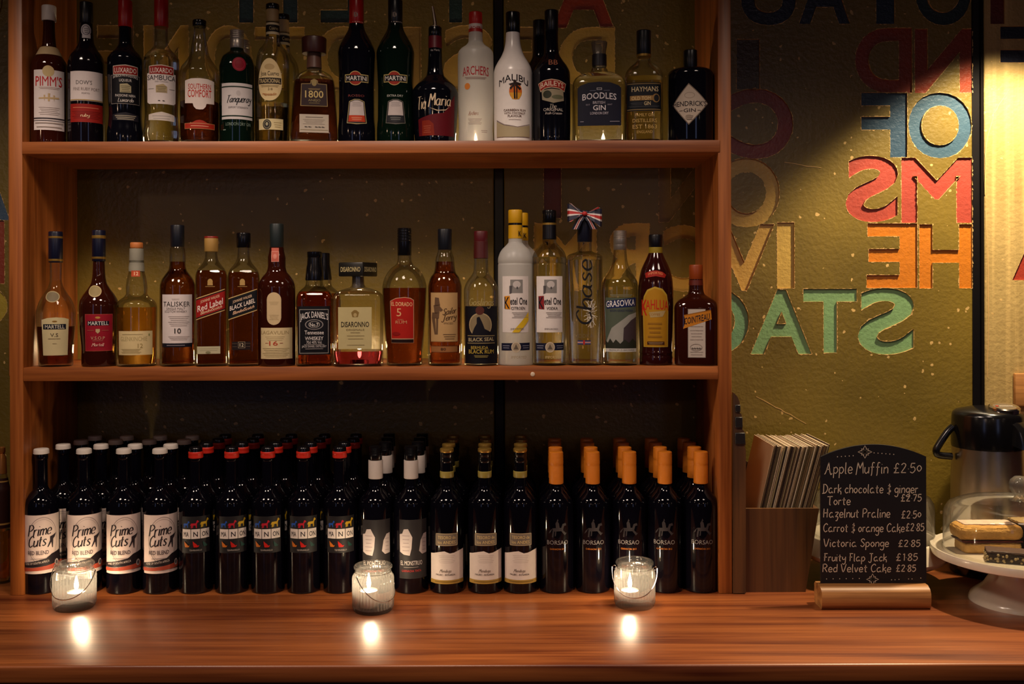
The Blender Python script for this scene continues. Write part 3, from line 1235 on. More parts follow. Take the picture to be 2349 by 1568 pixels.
bottle(199.5, 'port_bottle', 'black port bottle with round seal on its neck and white-over-red labels',
       [(8, 13), (60, 15.5), (96, 18), (112, 25), (130, 38), (148, 43), (160, 43.5), (335, 43.5)], 'port', None,
       [(capprof(6, 54, 15.5, 16), BLM)],
       [[E(-1, 69, 12.5, 14, 'b8b0b0'), R(-10, 10, 78, 87, 'b8b0b0'), RING(-1, 69, 9.5, 11, 1.5, '5c5660'), LINES(-5, 5, 65, 74, 3, '6a6468', 1.5)],
        [R(-43, 44, 163, 231, 'd2c6c2'), T("DOW'S", -6, 189, 9, 38, '4a4440', bold=0), T('FINE RUBY PORT', 0, 204, 7, 64, '7a6a64', bold=0), T('PORTO', -2, 214, 3.6, 18, '6a605c', bold=0), R(-43, 44, 228, 230, 'a08040')],
        [R(-43, 44, 238, 280, '8c1c14'), R(-34, 30, 246, 247.5, 'c07050'), LINES(-36, 36, 255, 270, 5, '701410', 1.4), K('ruby', -4, 264, 7, 20, 'd8b890', 1.2)]])
for cx, dark in ((289, True), (371.6, False)):
    ink = 'c8c0b8' if dark else '2a2428'
    lb = [[PG([(-31, 151), (0, 148), (31, 151), (31, 171), (-31, 171)], 'c8b8a8'), PG([(-29.5, 152.5), (0, 150), (29.5, 152.5), (29.5, 169.5), (-29.5, 169.5)], '8c1812'), T('LUXARDO', 0, 161, 11, 53, 'd8ccc0')]]
    if dark:
        lb.append([R(-37, 37, 172, 238, '0e0c12'), FR(-37, 37, 172, 238, 1, '8a8078'), T('SAMBUCA WITH LIQUORICE', 0, 177, 5.5, 62, ink, arc=4), T('LIQUEUR', 0, 184, 6, 29, ink),
                   PG([(-13, 193), (4, 191), (13, 197), (13, 212), (-13, 212)], 'a89c78'), LINES(-11, 11, 197, 209, 4, '5c5440', 1.2), T('PASSIONE NERA', 0, 219, 5.5, 48, ink), K('Luxardo', 0, 229, 9, 36, ink, 1)])
        lb.append([PG([(-33, 262), (0, 257), (33, 262), (33, 277), (-33, 275)], '15121a'), LINES(-26, 26, 264, 272, 3, '8c8270', 2)])
    else:
        lb.append([PG([(-37, 168), (37, 168), (37, 234), (30, 238), (-30, 238), (-37, 234)], 'd0c4c0'), T('SAMBUCA', 0, 178, 11, 71, ink), T('DEI CESARI', 0, 187, 3, 30, '807874', bold=0),
                   PG([(-13, 196), (4, 192), (13, 198), (13, 212), (-13, 212)], 'a8946c'), LINES(-11, 11, 198, 209, 4, '6c604c', 1.3), R(-33, -18, 203, 204, '8c8480'), R(18, 33, 203, 204, '8c8480'), R(-8, -3, 230, 231.5, ink), R(2, 7, 230, 231.5, ink)])
        lb.append([PG([(-33, 262), (0, 256), (33, 262), (33, 277), (-33, 275)], 'b8aca4'), LINES(-22, 22, 265, 271, 2, '8c8480', 1.5)])
    bottle(cx, 'liqueur_bottle', 'dark anise liqueur bottle with tall red cap and black label' if dark else 'clear anise liqueur bottle with tall red cap and white label',
           [(60, 14.5), (100, 15.5), (113, 22), (126, 35), (138, 41.5), (160, 42), (236, 39.5), (262, 38.5), (285, 40), (310, 43), (335, 43)],
           'navy' if dark else 'clear', None if dark else ('f4f0e4', 118), [(capprof(2 if dark else -9, 63, 16.5), REDC)], lb)
B5, r5 = bottle(459, 'liqueur_bottle', 'bulb-necked amber liqueur bottle with white red-lettered label and black cap',
                [(60, 13), (70, 13.5), (85, 15), (107, 19), (125, 22), (140, 30), (158, 43), (170, 46), (300, 46), (335, 45)], 'clear', ('5c1a08', 236),
                [(capprof(47, 62, 16), BL)],
                [[PG([(-37, 184), (-20, 180), (0, 179), (20, 180), (37, 184), (37, 236), (16, 237), (14, 244), (8, 250), (0, 251), (-8, 250), (-14, 244), (-16, 237), (-37, 236)], 'cfc0b8'),
                  T('SOUTHERN', 0, 198, 12, 55, 'a82414'), T('COMFORT', 0, 214, 17, 57, 'b02414')],
                 [PG([(-38, 283), (-18, 281), (-8, 276), (0, 274.5), (8, 276), (18, 281), (38, 283), (38, 295), (-38, 295)], '942414'), LINES(-24, 24, 282, 288, 2, 'd0a080', 1.2), FR(-38, 38, 282, 295, 0.8, 'b08050')]])
PG_T = [(111, 15), (118, 17), (124, 25), (132, 34), (145, 39), (156, 41), (335, 41)]
LB_T = [[E(5, 146, 16.5, 16.5, '78061c'), RING(5, 146, 13, 13, 1.5, '9c1c34')],
        [R(-41, 41, 190, 273, 'c2bab8'), R(-41, 41, 197, 200, '16281e'), R(-41, 41, 264, 267, '16281e'), E(3, 213, 5, 6, 'b0a8a6'), K('Tanqueray', 3, 226, 16, 60, '1c1c20', 1.5, 0.35, 0.03), T('EXPORT STRENGTH', 3, 246, 4, 46, '5c5658', bold=0)],
        [T('LONDON DRY GIN', 3, 284, 7, 62, '6c7c70', bold=0), R(-36, -28, 296, 298, '7c8c80')]]
bottle(545, 'gin_bottle', 'dark green gin bottle with silver screw cap and round red seal',
       PG_T, 'greenblack', None, [(screwprof(70, 112, 16.3), SILV)], LB_T)
bottle(559, 'gin_bottle', 'second silver-capped gin bottle, mostly hidden behind the front one',
       [(y + 22 if y < 300 else y, h * .965) for y, h in PG_T], 'greenblack', None, [(screwprof(93, 133, 15.7), SILV)], (), Y=0.142)
PC = [(50, 15), (80, 15.5), (94, 17), (105, 23), (117, 32), (135, 37.5), (150, 38.5), (335, 38.5)]
LB_C = [[R(-40, 40, 51, 78, 'c4b490'), R(-40, 40, 56, 72, '1c1412'), T('Cuervo', 3, 64, 8, 22, 'a89468')],
        [PG([(-8 + 30 * cos(a) * (1 - .12 * sin(a)), 182 - 49 * sin(a)) for a in [2 * pi * k / 28 for k in range(28)]], 'd0b888'), E(-8, 153, 12, 7, 'b49a6c'), T('Jose Cuervo', -8, 168, 10, 44, '2c2018'),
         R(-36, 20, 178, 192, '201814'), T('TRADICIONAL', -8, 185, 9, 52, 'c8b080'), LINES(-30, 14, 195, 198, 2, '8c7850'), T('218', -6, 204, 5, 10, '6c5c40', bold=0), T('reposado', -8, 214, 6, 32, 'a06028', arc=-2)],
        [R(-37, 25, 272, 297, 'c0b084'), E(-14, 285, 10.5, 11.5, '2a2624'), RING(-14, 285, 8, 9, 1.2, '8c8464'), E(-14, 284, 3, 4, '9c9474'), LINES(2, 20, 280, 290, 3, 'a08c60', 1.2)]]
for cx, Y, dy, k in ((627, YB, 0, 1.0), (651, 0.14, 24, .96)):
    bottle(cx, 'tequila_bottle', 'tequila bottle with cream oval label and black-topped cork' if dy == 0 else 'second tequila bottle standing behind the cream oval label one',
           [(y + dy * (1 if y < 200 else 0), h * k) for y, h in PC], 'clear', ('d8c48c' if dy == 0 else 'c0a868', 240),
           [(capprof(10 + dy, 23 + dy, 15.5 * k), BL), ([(23 + dy, 14 * k), (50 + dy, 14.5 * k), (52 + dy, 14 * k)], mat('a08458', 0.5), 'cork')],
           LB_C if dy == 0 else [[R(-40, 40, 51 + dy, 78 + dy, 'b4a480'), R(-40, 40, 56 + dy, 72 + dy, '1c1412'), T('Cuervo', 9, 64 + dy, 8, 22, 'a89468')]], Y=Y)
bottle(722, 'tequila_bottle', 'tapered dark aged tequila bottle with big round wooden stopper',
       [(122, 14), (155, 15.5), (161, 18), (168, 30), (178, 41), (190, 46), (250, 51), (335, 57)], 'clear', ('340e06', 186),
       [(capprof(87, 124, 28.8, 28, 3), mat('3a140c', 0.4), 'stopper'), ([(124, 16), (157, 17.5), (158, 16)], mat('5c3c30', 0.4), 'neck_band')],
       [[PG([(-30, 192), (-9, 191), (-8, 184), (0, 180), (8, 184), (9, 191), (29, 192), (31, 244), (-32, 244)], '8a7040'), PG([(-28.5, 193.5), (-8, 192.5), (-6, 186), (0, 182), (6, 186), (8, 192.5), (27.5, 193.5), (29.5, 242.5), (-30, 242.5)], '22080a'),
         E(0, 190, 6, 7.5, '8c7848'), LINES(-14, 14, 203, 205, 2, '907848'), T('1800', 0, 216, 16, 42, 'bca468'), T('ANEJO', 0, 230, 5, 28, '8c7c50', bold=0), LINES(-12, 12, 236, 237, 1, '8c7848')],
        [R(-34, 33, 262, 304, 'a89c8c'), LINES(-20, 20, 268, 268, 1, '5c5048', 1.6), LINES(-26, 24, 274, 284, 4, '7c7064', 1), K('~~', -15, 290, 6, 16, '3c3430', 1), K('~~~', 12, 290, 6, 22, '3c3430', 1), R(-32, 31, 297, 298.5, '8c7c60')]],
       e=5, q=0.62)
for cx, rosso in ((819.4, True), (908.5, False)):
    lb = [[R(-15, 15, 38, 52, 'a8140e') if rosso else R(-15, 15, 40, 53, '111014'), T('MARTIN', 6, 47, 6.5, 30, 'd8c8b8'), E(-2, 33, 5, 6, '9c8c80')],
          [R(-29, 29, 170, 188, 'b8a468'), E(-3, 179, 16, 16.5, 'b8a468'), E(-3, 179, 14.5, 15, '8c2010'), R(-27, 27, 172, 186, '0c0a0e'), T('MARTINI', 0, 179, 10, 49, 'd8d0c8')],
          [T('ROSSO' if rosso else 'EXTRA DRY', -1, 219, 5, 38, '6c2c28' if rosso else 'a8a49c')],
          [PG([(-18, 232), (-6, 227), (6, 227), (18, 232), (24, 282), (0, 285), (-24, 282)], '9c8c60' if rosso else '5c5850'), PG([(-16.5, 233), (-5, 228.5), (5, 228.5), (16.5, 233), (22, 280.5), (0, 283), (-22, 280.5)], '100c12'),
           PG([(-15, 234), (-5, 230), (5, 230), (15, 234), (18, 264), (-18, 264)], 'b4a8a4'), LINES(-11, 11, 234, 243, 5, '8c8484', 0.8), PG([(-18, 264), (18, 264), (20, 279), (-20, 279)], 'a83414' if rosso else '1c1c20'), LINES(-12, 12, 269, 273, 2, 'c08060' if rosso else '6c6c68', 1.4)]]
    bottle(cx, 'vermouth_bottle', 'near-black vermouth bottle with red cap and red circle emblem' if rosso else 'dark green vermouth bottle with black cap and red circle emblem',
           [(52, 16), (68, 19), (84, 27), (100, 36), (114, 42), (124, 43.5), (150, 42.5), (215, 40.5), (270, 41), (300, 43), (335, 43)], 'navy' if rosso else 'greenblack', None,
           [(capprof(-3 if rosso else 1, 56 if rosso else 57, 16.7), REDC if rosso else BLM)], lb)
B11, r11 = bottle(999.5, 'liqueur_bottle', 'broad-shouldered coffee liqueur bottle with metal pourer in its neck',
                  [(84, 14.5), (110, 15.5), (150, 17), (172, 20), (184, 30), (196, 43), (208, 51), (216, 53), (260, 51.5), (335, 46)], 'navy', None,
                  [(capprof(63, 85, 15.3), BL, 'collar'), ([(84.5, 15.5), (112, 16), (113, 15)], mat('5c0e1a', 0.35), 'neck_wrap')],
                  [[T('tia Maria', 0, 114, 5, 22, '9c9490')],
                   [PG([(-44, 272), (-10, 262), (20, 258), (52, 214), (52, 310), (-42, 310)], '5a0c16'), PG([(-32, 276), (-14, 275), (-4, 284), (-2, 310), (-32, 310)], '7a2210'), LINES(-28, -10, 288, 302, 4, '9c5038', 1.3),
                    K('Tia', -34, 234, 28, 24, 'c8b090', 2, .1), K('Maria', 12, 228, 26, 52, 'd0b898', 2.2, .1), PG([(-14, 246), (6, 252), (24, 250), (36, 242), (24, 252), (4, 254)], 'c8b090')]])
mb = MB()
mb.tube([(0.0 , 0, B11.zpx(66, 0)), (0.0, 0, B11.zpx(52, 0)), (-0.003, 0, B11.zpx(30, 0)), (-0.0055, -0.002, B11.zpx(15, 0))], [0.0042, 0.0042, 0.0034, 0.0026], STEEL, 12)
mb.lathe([(0.0125, B11.zpx(63, 0)), (0.0125, B11.zpx(61, 0)), (0.006, B11.zpx(60, 0))], STEEL, 20)
mb.build('pourer_spout', r11)
bottle(1092.5, 'schnapps_bottle', 'frosted white schnapps bottle with red cap, between dark liqueur and white rum bottles',
       [(72, 15.5), (95, 16.5), (104, 22), (113, 34), (122, 40), (134, 41), (260, 40), (300, 39), (335, 41)], 'frost', None,
       [(capprof(29, 57, 15.3), mat('b01c12', 0.35)), ([(57, 15.6), (68, 15.8), (69, 15)], mat('c4b4ac', 0.5), 'neck_band'), ([(68.2, 15.9), (75, 16.2), (76, 15)], mat('a01c14', 0.4), 'neck_ring')],
       [[T('ARCHERS', 0, 163, 20, 66, 'a0282c', arc=2), LINES(-26, 26, 176, 179, 2, '8c746c', 1.6), E(-20, 197, 7, 7.5, 'c87830'), K('Archers', -6, 259, 9, 22, 'a08070', 1), LINES(-18, 14, 272, 284, 5, '988880', 1), LINES(12, 28, 298, 302, 2, '988880', 1.2), T('ARCHERS', -1, 63, 6.5, 30, 'a82820')]])
bottle(1178, 'rum_bottle', 'opaque white coconut rum bottle with palm tree picture and black cap',
       [(74, 15.5), (95, 17), (112, 20), (130, 27), (145, 36), (158, 42), (170, 44.5), (270, 44.5), (310, 44), (335, 43)], 'white', None,
       [(capprof(29, 76, 16.5), BL)],
       [[T('MALIBU', 2, 190, 15, 74, '1c1418', arc=13), E(6, 209, 15, 19, 'c8641c'), PG([(-9, 212), (21, 212), (14, 227), (-2, 227)], 'd09428'), SHAPE(4, 206, 20, [[(-.15, -.6), (0, -.6), (.1, 1), (-.1, 1)], [(.15, -.4), (.3, -.45), (.3, 1), (.15, 1)], [(-.7, -.7), (0, -.9), (0, -.6), (-.5, -.5)], [(.8, -.75), (.1, -.95), (0, -.6), (.6, -.5)], [(-.6, -.25), (-.1, -.7), (0, -.6), (-.45, 0)], [(.75, -.2), (.1, -.7), (0, -.5), (.6, .05)], [(-.2, -1.1), (.2, -1.1), (.1, -.6), (-.1, -.6)]], '241410'),
         T('CARIBBEAN RUM', 4, 252, 5, 52, '5c3c30'), T('WITH COCONUT', 4, 259, 5, 50, '5c3c30'), T('FLAVOUR', 4, 265.5, 5, 32, '5c3c30'), LINES(-10, 18, 273, 273, 1, 'a89890'),
         PG([(-43, 272), (-20, 284), (10, 290), (43, 282), (43, 284), (10, 292), (-20, 286), (-43, 274)], '8c7c78'), PG([(-43, 276), (-20, 287), (10, 292), (43, 285), (43, 312), (0, 314), (-43, 312)], 'a89878')]])
PB = [(25, 15), (100, 15.5), (122, 17), (138, 25), (152, 35), (168, 42), (185, 43), (290, 43), (335, 42)]
bottle(1266.5, 'cream_liqueur_bottle', 'black cream liqueur bottle with red arched banner label',
       PB, 'navy', None, [(capprof(25, 72, 15.5), BLM)],
       [[T('BB', 4, 142, 13, 21, '9c5c44', bold=0)],
        [PG([(-34, 190), (-18, 183), (0, 180.5), (18, 183), (37, 190), (32, 210), (18, 203), (0, 200.5), (-16, 203), (-27, 210)], 'b89c80'), PG([(-31.5, 191.5), (-17, 185), (0, 182.5), (17, 185), (34.5, 191.5), (31, 207), (18, 201), (0, 198.5), (-16, 201), (-26, 207)], '8c1c14'), T('BAILEYS', 1, 196.5, 11, 56, 'd4c0a8', arc=6),
         PG([(-24, 206), (0, 203), (28, 206), (30, 230), (4, 236), (-22, 228)], '8c8068'), E(-10, 216, 10, 9, '2a2c1c'), E(14, 222, 14, 5, '5c5c44'), K('The', 2, 243, 9, 16, 'a09488', 1), T('ORIGINAL', 4, 251, 6.5, 46, 'c0b4a8', bold=0), K('Irish Cream', 4, 259, 6, 38, '9c9088', 1)]])
bottle(1239, 'cream_liqueur_bottle', 'second black cream liqueur bottle, half hidden behind the banner-labelled one',
       [(48, 14.5), (110, 15), (130, 16.5), (146, 24), (160, 33), (175, 40), (190, 41), (335, 40)], 'navy', None, [(capprof(48, 92, 14.8), BLM)], (), Y=0.145)
B15, r15 = bottle(1376, 'gin_bottle', 'flat clear gin bottle with navy arched label and glass stopper',
                  [(126, 15), (156, 16), (160, 18.5), (166, 20), (170, 34), (176, 48), (184, 57), (196, 61.5), (210, 62), (335, 62)], 'clear', ('f4efe0', 172),
                  [([(126, 16.5), (150, 17), (153, 16.5)], mat('1c1a20', 0.35), 'neck_collar')],
                  [[PG([(-50, 202), (-44, 196), (-25, 189), (0, 187), (25, 189), (44, 196), (50, 202), (50, 288), (-50, 288)], '0a0b20'), FR(-6, 6, 201, 206, 1.2, 'a8a4a8'), R(-22, -8, 207, 208, '6c6c80'), R(10, 24, 207, 208, '6c6c80'),
                    T('BOODLES', 0, 223, 14, 78, 'c8c0c4', arc=4), T('BRITISH', -1, 235, 6, 28, 'a8a0a8'), T('EST', -26, 240, 3.5, 9, '8c8490', bold=0), T('1847', 24, 240, 3.5, 11, '8c8490', bold=0), T('GIN', 0, 247, 11.5, 29, 'd0c8cc'), T('LONDON DRY', 0, 259.5, 6, 42, 'b0a8b0'), R(-44, -36, 278, 279.5, '8c8490'), R(24, 46, 278, 279.5, '8c8490')]], e=4.5, q=0.5)
mb = MB()
B15.ring([(97, 18), (98, 18.5), (108, 17.5), (118, 15.5), (126, 14.5), (127, 13)], thin_glass('stopper_glass', (0.75, 0.72, 0.72), 0.35, 0.1, 0.05), None, mb=mb, n=12)
mb.build('glass_stopper', r15, 20)
bottle(1478, 'gin_bottle', 'embossed clear gin bottle with black and gold label, beside the flat navy-labelled one',
       [(128, 14), (138, 15), (146, 22), (156, 33), (170, 42), (184, 44), (335, 44)], 'clear', ('e4cfa0', 180),
       [(capprof(71, 126, 16.7), mat('10141c', 0.35)), ([(126, 16.9), (131, 16.9), (132, 16)], GOLD, 'neck_ring')],
       [[SHAPE(0, 110, 8, [[(-.3, -.9), (.3, -.9), (.3, -.2), (-.3, -.2)], [(-.9, -.3), (-.3, -.4), (-.2, .2), (-.7, .4)], [(.9, -.3), (.3, -.4), (.2, .2), (.7, .4)], [(-.3, .1), (.3, .1), (.4, .9), (-.4, .9)]], '8c7040')],
        [R(-42, 42, 189, 254, '0c0f16'), R(-40, 40, 191, 192.5, '8c7040'), R(-40, 40, 250, 251.5, '8c7040'), T('HAYMANS', 3, 204, 11, 62, 'c4b088'), R(-32, 26, 219, 230, '8c6a3c'), T('OLD TOM', -6, 225, 8, 44, 'c8b080'), E(28, 225, 9, 10, '8c6a3c'), E(29, 225, 6, 8, '15151a'), T('GIN', 8, 237, 8.5, 15, 'c4b088'), LINES(-30, -2, 236, 239, 2, '4c4c50'), LINES(-36, 36, 243, 245, 2, '3c3c40')],
        [T('FAMILY GIN', 2, 263, 7, 44, 'a88c54', bold=0), T('DISTILLERS', 2, 276, 8, 56, 'a88c54', bold=0), T('EST 1863', 2, 290, 9, 56, 'a88c54', bold=0), T('ENGLAND', 2, 302, 6, 36, 'a88c54', bold=0)]], e=3.2, q=0.85)
bottle(1585, 'gin_bottle', 'squat black apothecary gin bottle with white diamond label',
       [(150, 15.5), (157, 16), (159, 30), (162, 44), (168, 51), (176, 53), (335, 53)], 'navy', None,
       [(capprof(116, 158, 16), BLM)],
       [[PG([(-4, 190), (45, 236), (-4, 286), (-46, 238)], '6c5c50'), PG([(-4, 193), (42, 236), (-4, 283), (-43, 238)], 'b4a494'), RING(-2, 218, 12, 7, 1, '8c7c6c'), T("HENDRICK'S", -2, 237, 11, 82, '241c20'), T('GIN', -2, 252.5, 8, 28, '2c2428'), R(-26, -18, 252, 253.5, '6c5c54'), R(16, 24, 252, 253.5, '6c5c54'), E(-4, 268, 8, 6, '9c8c7c'), LINES(-10, 6, 265, 273, 3, '6c5c54', 1.2)]])

# --- middle shelf, left to right
def mid(*a, **k):
    return bottle(*a, top=False, **k)


B, r = mid(128, 'cognac_bottle', 'long-necked cognac bottle with pale trapezoid label, leftmost on middle shelf',
           [(600, 14), (640, 13.5), (656, 17), (670, 25), (686, 36), (703, 43), (720, 46), (745, 45.5), (790, 42.5), (838, 40)], 'clear', ('3c1006', 748),
           [(capprof(531, 602, 17), mat('0e1024', 0.3)), ([(542, 17.2), (546, 17.2), (547, 16.8)], GOLD, 'cap_ring'), ([(594, 17.4), (598, 17.4), (599, 17)], GOLD, 'cap_ring')],
           [[K('ll', 4, 572, 14, 22, 'a89468', 2.4, .5)], [E(-8, 680, 17, 13, '6c6048'), RING(-8, 680, 17, 13, 2, '9c8c64')],
            [PG([(-36, 733), (-20, 729), (0, 727.5), (20, 729), (32, 732), (29, 815), (-32, 815)], 'bcae84'), E(-3, 737, 6, 2, '7c5c28'), R(-31, 24, 743, 755, '121420'), T('MARTELL', -3, 749, 8.5, 46, 'c4bca8'), T('V.S', -4, 768, 8, 18, '4c4030', bold=0), LINES(-18, 10, 776, 776, 1, '7c6c50'), LINES(-8, 2, 787, 787, 1, '9c8c68')]])
B, r = mid(227, 'cognac_bottle', 'dark cognac bottle with deep red label and round gold seal',
           [(598, 13.5), (630, 15), (648, 18), (662, 26), (678, 38), (692, 45), (705, 46.5), (760, 44), (800, 41), (838, 41)], 'amberdark', None,
           [(capprof(528, 599, 16), mat('0e1024', 0.3)), ([(540, 16.2), (546, 16.4), (547, 16)], GOLD, 'cap_ring'), ([(589, 16.6), (593, 16.6), (594, 16)], GOLD, 'cap_ring')],
           [[E(-10, 667.5, 16, 13.5, '8c7c54'), RING(-10, 667.5, 16, 13.5, 2, 'b09c6c')],
            [R(-35, 34, 720, 805, '8a1424'), FR(-35, 34, 720, 805, 1, 'a84838'), E(-3, 728, 6, 2.5, 'b08040'), R(-28, 24, 736, 746, '14101c'), T('MARTELL', -2, 741, 8.5, 48, 'd0c8c0'), SHAPE(-3, 759, 6, [[(-.8, -.8), (.8, -.8), (.8, .2), (0, 1), (-.8, .2)]], 'b09870'), R(-28, -12, 757, 758, 'a86048'), R(6, 22, 757, 758, 'a86048'), T('V.S.O.P', -3, 775, 7, 32, 'c8a080', bold=0), LINES(-15, 9, 781, 781, 1, 'b07060'), K('Martell', -3, 790, 7, 26, 'd0a090', 1)]])
# pourable highlights of the lit spirit need a see-through foot
mid(313.5, 'whisky_bottle', 'pale gold whisky bottle with bulbous neck and bare orange stopper top',
    [(568, 15), (590, 16.5), (620, 18), (640, 22.5), (660, 25), (672, 24.5), (679, 28), (688, 40), (697, 46), (706, 47.5), (838, 46)], 'clear', ('d88a24', 704),
    [(capprof(556, 570, 15), mat('b86c34', 0.5), 'stopper'), ([(570, 16.5), (596, 17.3), (598, 16.5), (612, 18.5), (622, 18.5), (623, 17)], mat('8c8878', 0.4), 'neck_foil')],
    [[R(-13, 8, 619, 634, 'a84020'), T('12', -1, 627, 8, 10, 'e0b890')], [R(-49, 41, 759, 814, 'c8b484'), T('GLENKINCHIE', -8, 777, 10, 66, '9c8c60', bold=0), T('12', 8, 793, 10, 12, '8c7844', bold=0), LINES(-40, 10, 800, 809, 5, 'a08c5c', 0.9), E(30, 768, 2, 3, '7c7c48'), LINES(-36, 14, 766, 766, 1, 'a8986c')]])
mid(407.5, 'whisky_bottle', 'amber single malt bottle with tall white label and black cap',
    [(563, 14), (572, 17), (590, 18.5), (604, 18.5), (618, 21), (630, 29), (642, 37), (655, 41), (665, 41.5), (838, 41.5)], 'clear', ('8a3408', 600),
    [(capprof(516, 566, 16), mat('12141c', 0.35))],
    [[R(-41, 38, 675, 787, 'ccc0bc'), R(-41, 38, 787, 796, '14121c'), LINES(-14, 4, 685, 687, 2, 'a89c98'), T('TALISKER', -3, 697, 11, 66, '2c2826', bold=0), T('SINGLE MALT', -5, 707.5, 5, 44, '6c6260', bold=0), T('SCOTCH WHISKY', -5, 714, 5, 54, '6c6260', bold=0), LINES(-22, 28, 725, 746, 6, 'a0948e', 0.9), T('10', 0, 758.5, 11.5, 15, '2c2826'), LINES(-22, 28, 771, 778, 3, 'a0948e', 0.9), LINES(-26, 16, 791, 791, 1, '8c848c', 1.4)]])
for cx, red in ((483, True), (557, False)):
    band = '8c1410' if red else '0c0d14'
    sl = 0.33
    q4 = lambda u0, u1, y0, y1: [(u0, y0 - sl * u0), (u1, y0 - sl * u1), (u1, y1 - sl * u1), (u0, y1 - sl * u0)]
    lb = [[E(-3, 646, 6, 7, 'a88850'), R(-9, 3, 649, 654, 'a88850'), R(-14, 8, 656, 657.5, '8c7040')],
          [PG(q4(-37, 31, 672, 722), 'c0a068'), PG(q4(-37, 31, 674, 720), '2a1410' if red else '1c1a14'), PG(q4(-37, 31, 677, 717), band),
           T('JOHNNIE WALKER', -3, 685, 6, 44, 'd0b090', slope=sl), T('Red Label' if red else 'BLACK LABEL', -3, 699 if red else 698, 14 if red else 10, 58, 'e0d0c4', slope=sl), K('BlendedScotch', -1, 710, 7, 48, 'd0a888', 1, slope=sl)]]
    if red:
        lb.append([R(-34, 20, 794, 811, 'b0a888'), LINES(-30, 16, 799, 803, 2, '8c8468'), E(-8, 808, 6, 3, '7c7858')])
    else:
        lb.append([R(-27, 15, 783, 802, '1c1010'), FR(-13, 3, 783, 798, 1, '8c7c64'), T('12', -5, 790.5, 8, 9, 'c8b898'), LINES(-27, -15, 787, 794, 2, '5c4c40'), LINES(4, 15, 787, 794, 2, '5c4c40')])
    mid(cx + 2, 'whisky_bottle', 'square amber whisky bottle with slanted red label and gold cap' if red else 'square amber whisky bottle with slanted black label and black cap',
        [(575 if red else 566, 13), (590, 14.5), (600, 18), (610, 25), (619, 32), (630, 36), (640, 37), (838, 37)], 'clear', ('702608', 620 if red else 624),
        [(capprof(543, 577, 16.2), mat('a07c40', 0.4)) if red else (capprof(534, 568, 16.3), BL)] + ([(capprof(542, 547, 16.4), mat('7c1c14', 0.4), 'cap_top')] if red else []), lb, e=5, q=0.95)
mid(635, 'whisky_bottle', 'dark whisky bottle with cream oval label above a wide cream label',
    [(567, 16), (580, 18), (592, 20.5), (610, 20.5), (622, 23), (635, 33), (648, 40.5), (660, 43), (838, 43)], 'amberdark', None,
    [(capprof(513, 568, 16), mat('1c2424', 0.4))],
    [[R(-13, 5, 568, 600, 'b05848'), FR(-13, 5, 576, 600, 1, 'd89888'), E(-4, 588, 4, 6, 'c07868')],
     [PG([(-7 + 17 * cos(a), 687 - 17 * sin(a)) for a in [pi * k / 10 for k in range(11)]] + [(-7 - 17 * cos(a), 728 + 17 * sin(a)) for a in [pi * k / 10 for k in range(11)]], 'c0a880'), LINES(-18, 4, 692, 698, 3, '9c8860', 0.8), LINES(-18, 4, 722, 732, 4, '9c8860', 0.8)],
     [R(-43, 41, 751.5, 823, 'c8b488'), T('LAGAVULIN', -6, 762.5, 8, 70, '8c7850', bold=0), LINES(-28, 18, 772, 780, 3, '9c8860', 0.9), T('16', -8, 787, 10, 20, 'a83c28'), R(-28, -20, 786, 787, '9c5844'), R(6, 14, 786, 787, '9c5844'), LINES(-36, 30, 798, 817, 6, 'a8986c', 0.9)]])
PJ = [(640, 19), (650, 20), (656, 22), (664, 31), (672, 38), (682, 41.5), (695, 42.5), (838, 42)]
LBJ = [[T('No.7', 2, 633, 4, 14, '8c847c')],
       [R(-39, 36, 702, 813, '0b0a0f'), FR(-35, 32, 709, 810, 1.2, '9c948c'), T("JACK DANIEL'S", -1, 727, 14, 64, 'd0c8c4', arc=6), E(-1, 744, 21, 12, '8c8480'), E(-1, 744, 19, 10.5, '17161c'), E(-1, 744, 13, 8, '9c948c'), E(-1, 744, 11.5, 6.8, '17161c'), T('No.7', -1, 744.5, 8, 19, 'd8d0c8'), T('Tennessee', -1, 762, 9, 44, 'c8c0bc'), T('WHISKEY', -1, 775.5, 8, 42, 'd0c8c4'), T('70cl 40% Vol.', -1, 784.5, 7, 36, 'b0a8a4'), T('JACK DANIEL DISTILLERY', -1, 794, 4.5, 56, 'b0a8a4'), LINES(-24, 22, 789.5, 799, 2, '8c8480', 1.3)]]
for cx, Y, dy in ((721.5, YB, 0), (741, 0.14, 0)):
    mid(cx, 'whiskey_bottle', 'square whiskey bottle with black label and black plastic-wrapped neck' if Y == YB else 'second square black-capped whiskey bottle behind the black-labelled one',
        PJ if Y == YB else [(y - .04 * (y - HY), h * .96) for y, h in PJ], 'clear', ('b85214', 668 if Y == YB else 672),
        [([(577 + dy, 15.5), (578 + dy, 17), (590 + dy, 17), (591, 16.2), (604 + dy, 17), (606, 17), (616, 19), (640, 21.5), (643, 21)] if Y == YB else [(580, 14.5), (581, 16), (606, 16), (618, 18), (640, 20.5), (642, 20)], BL)], LBJ if Y == YB else (), e=5, q=0.95, Y=Y)
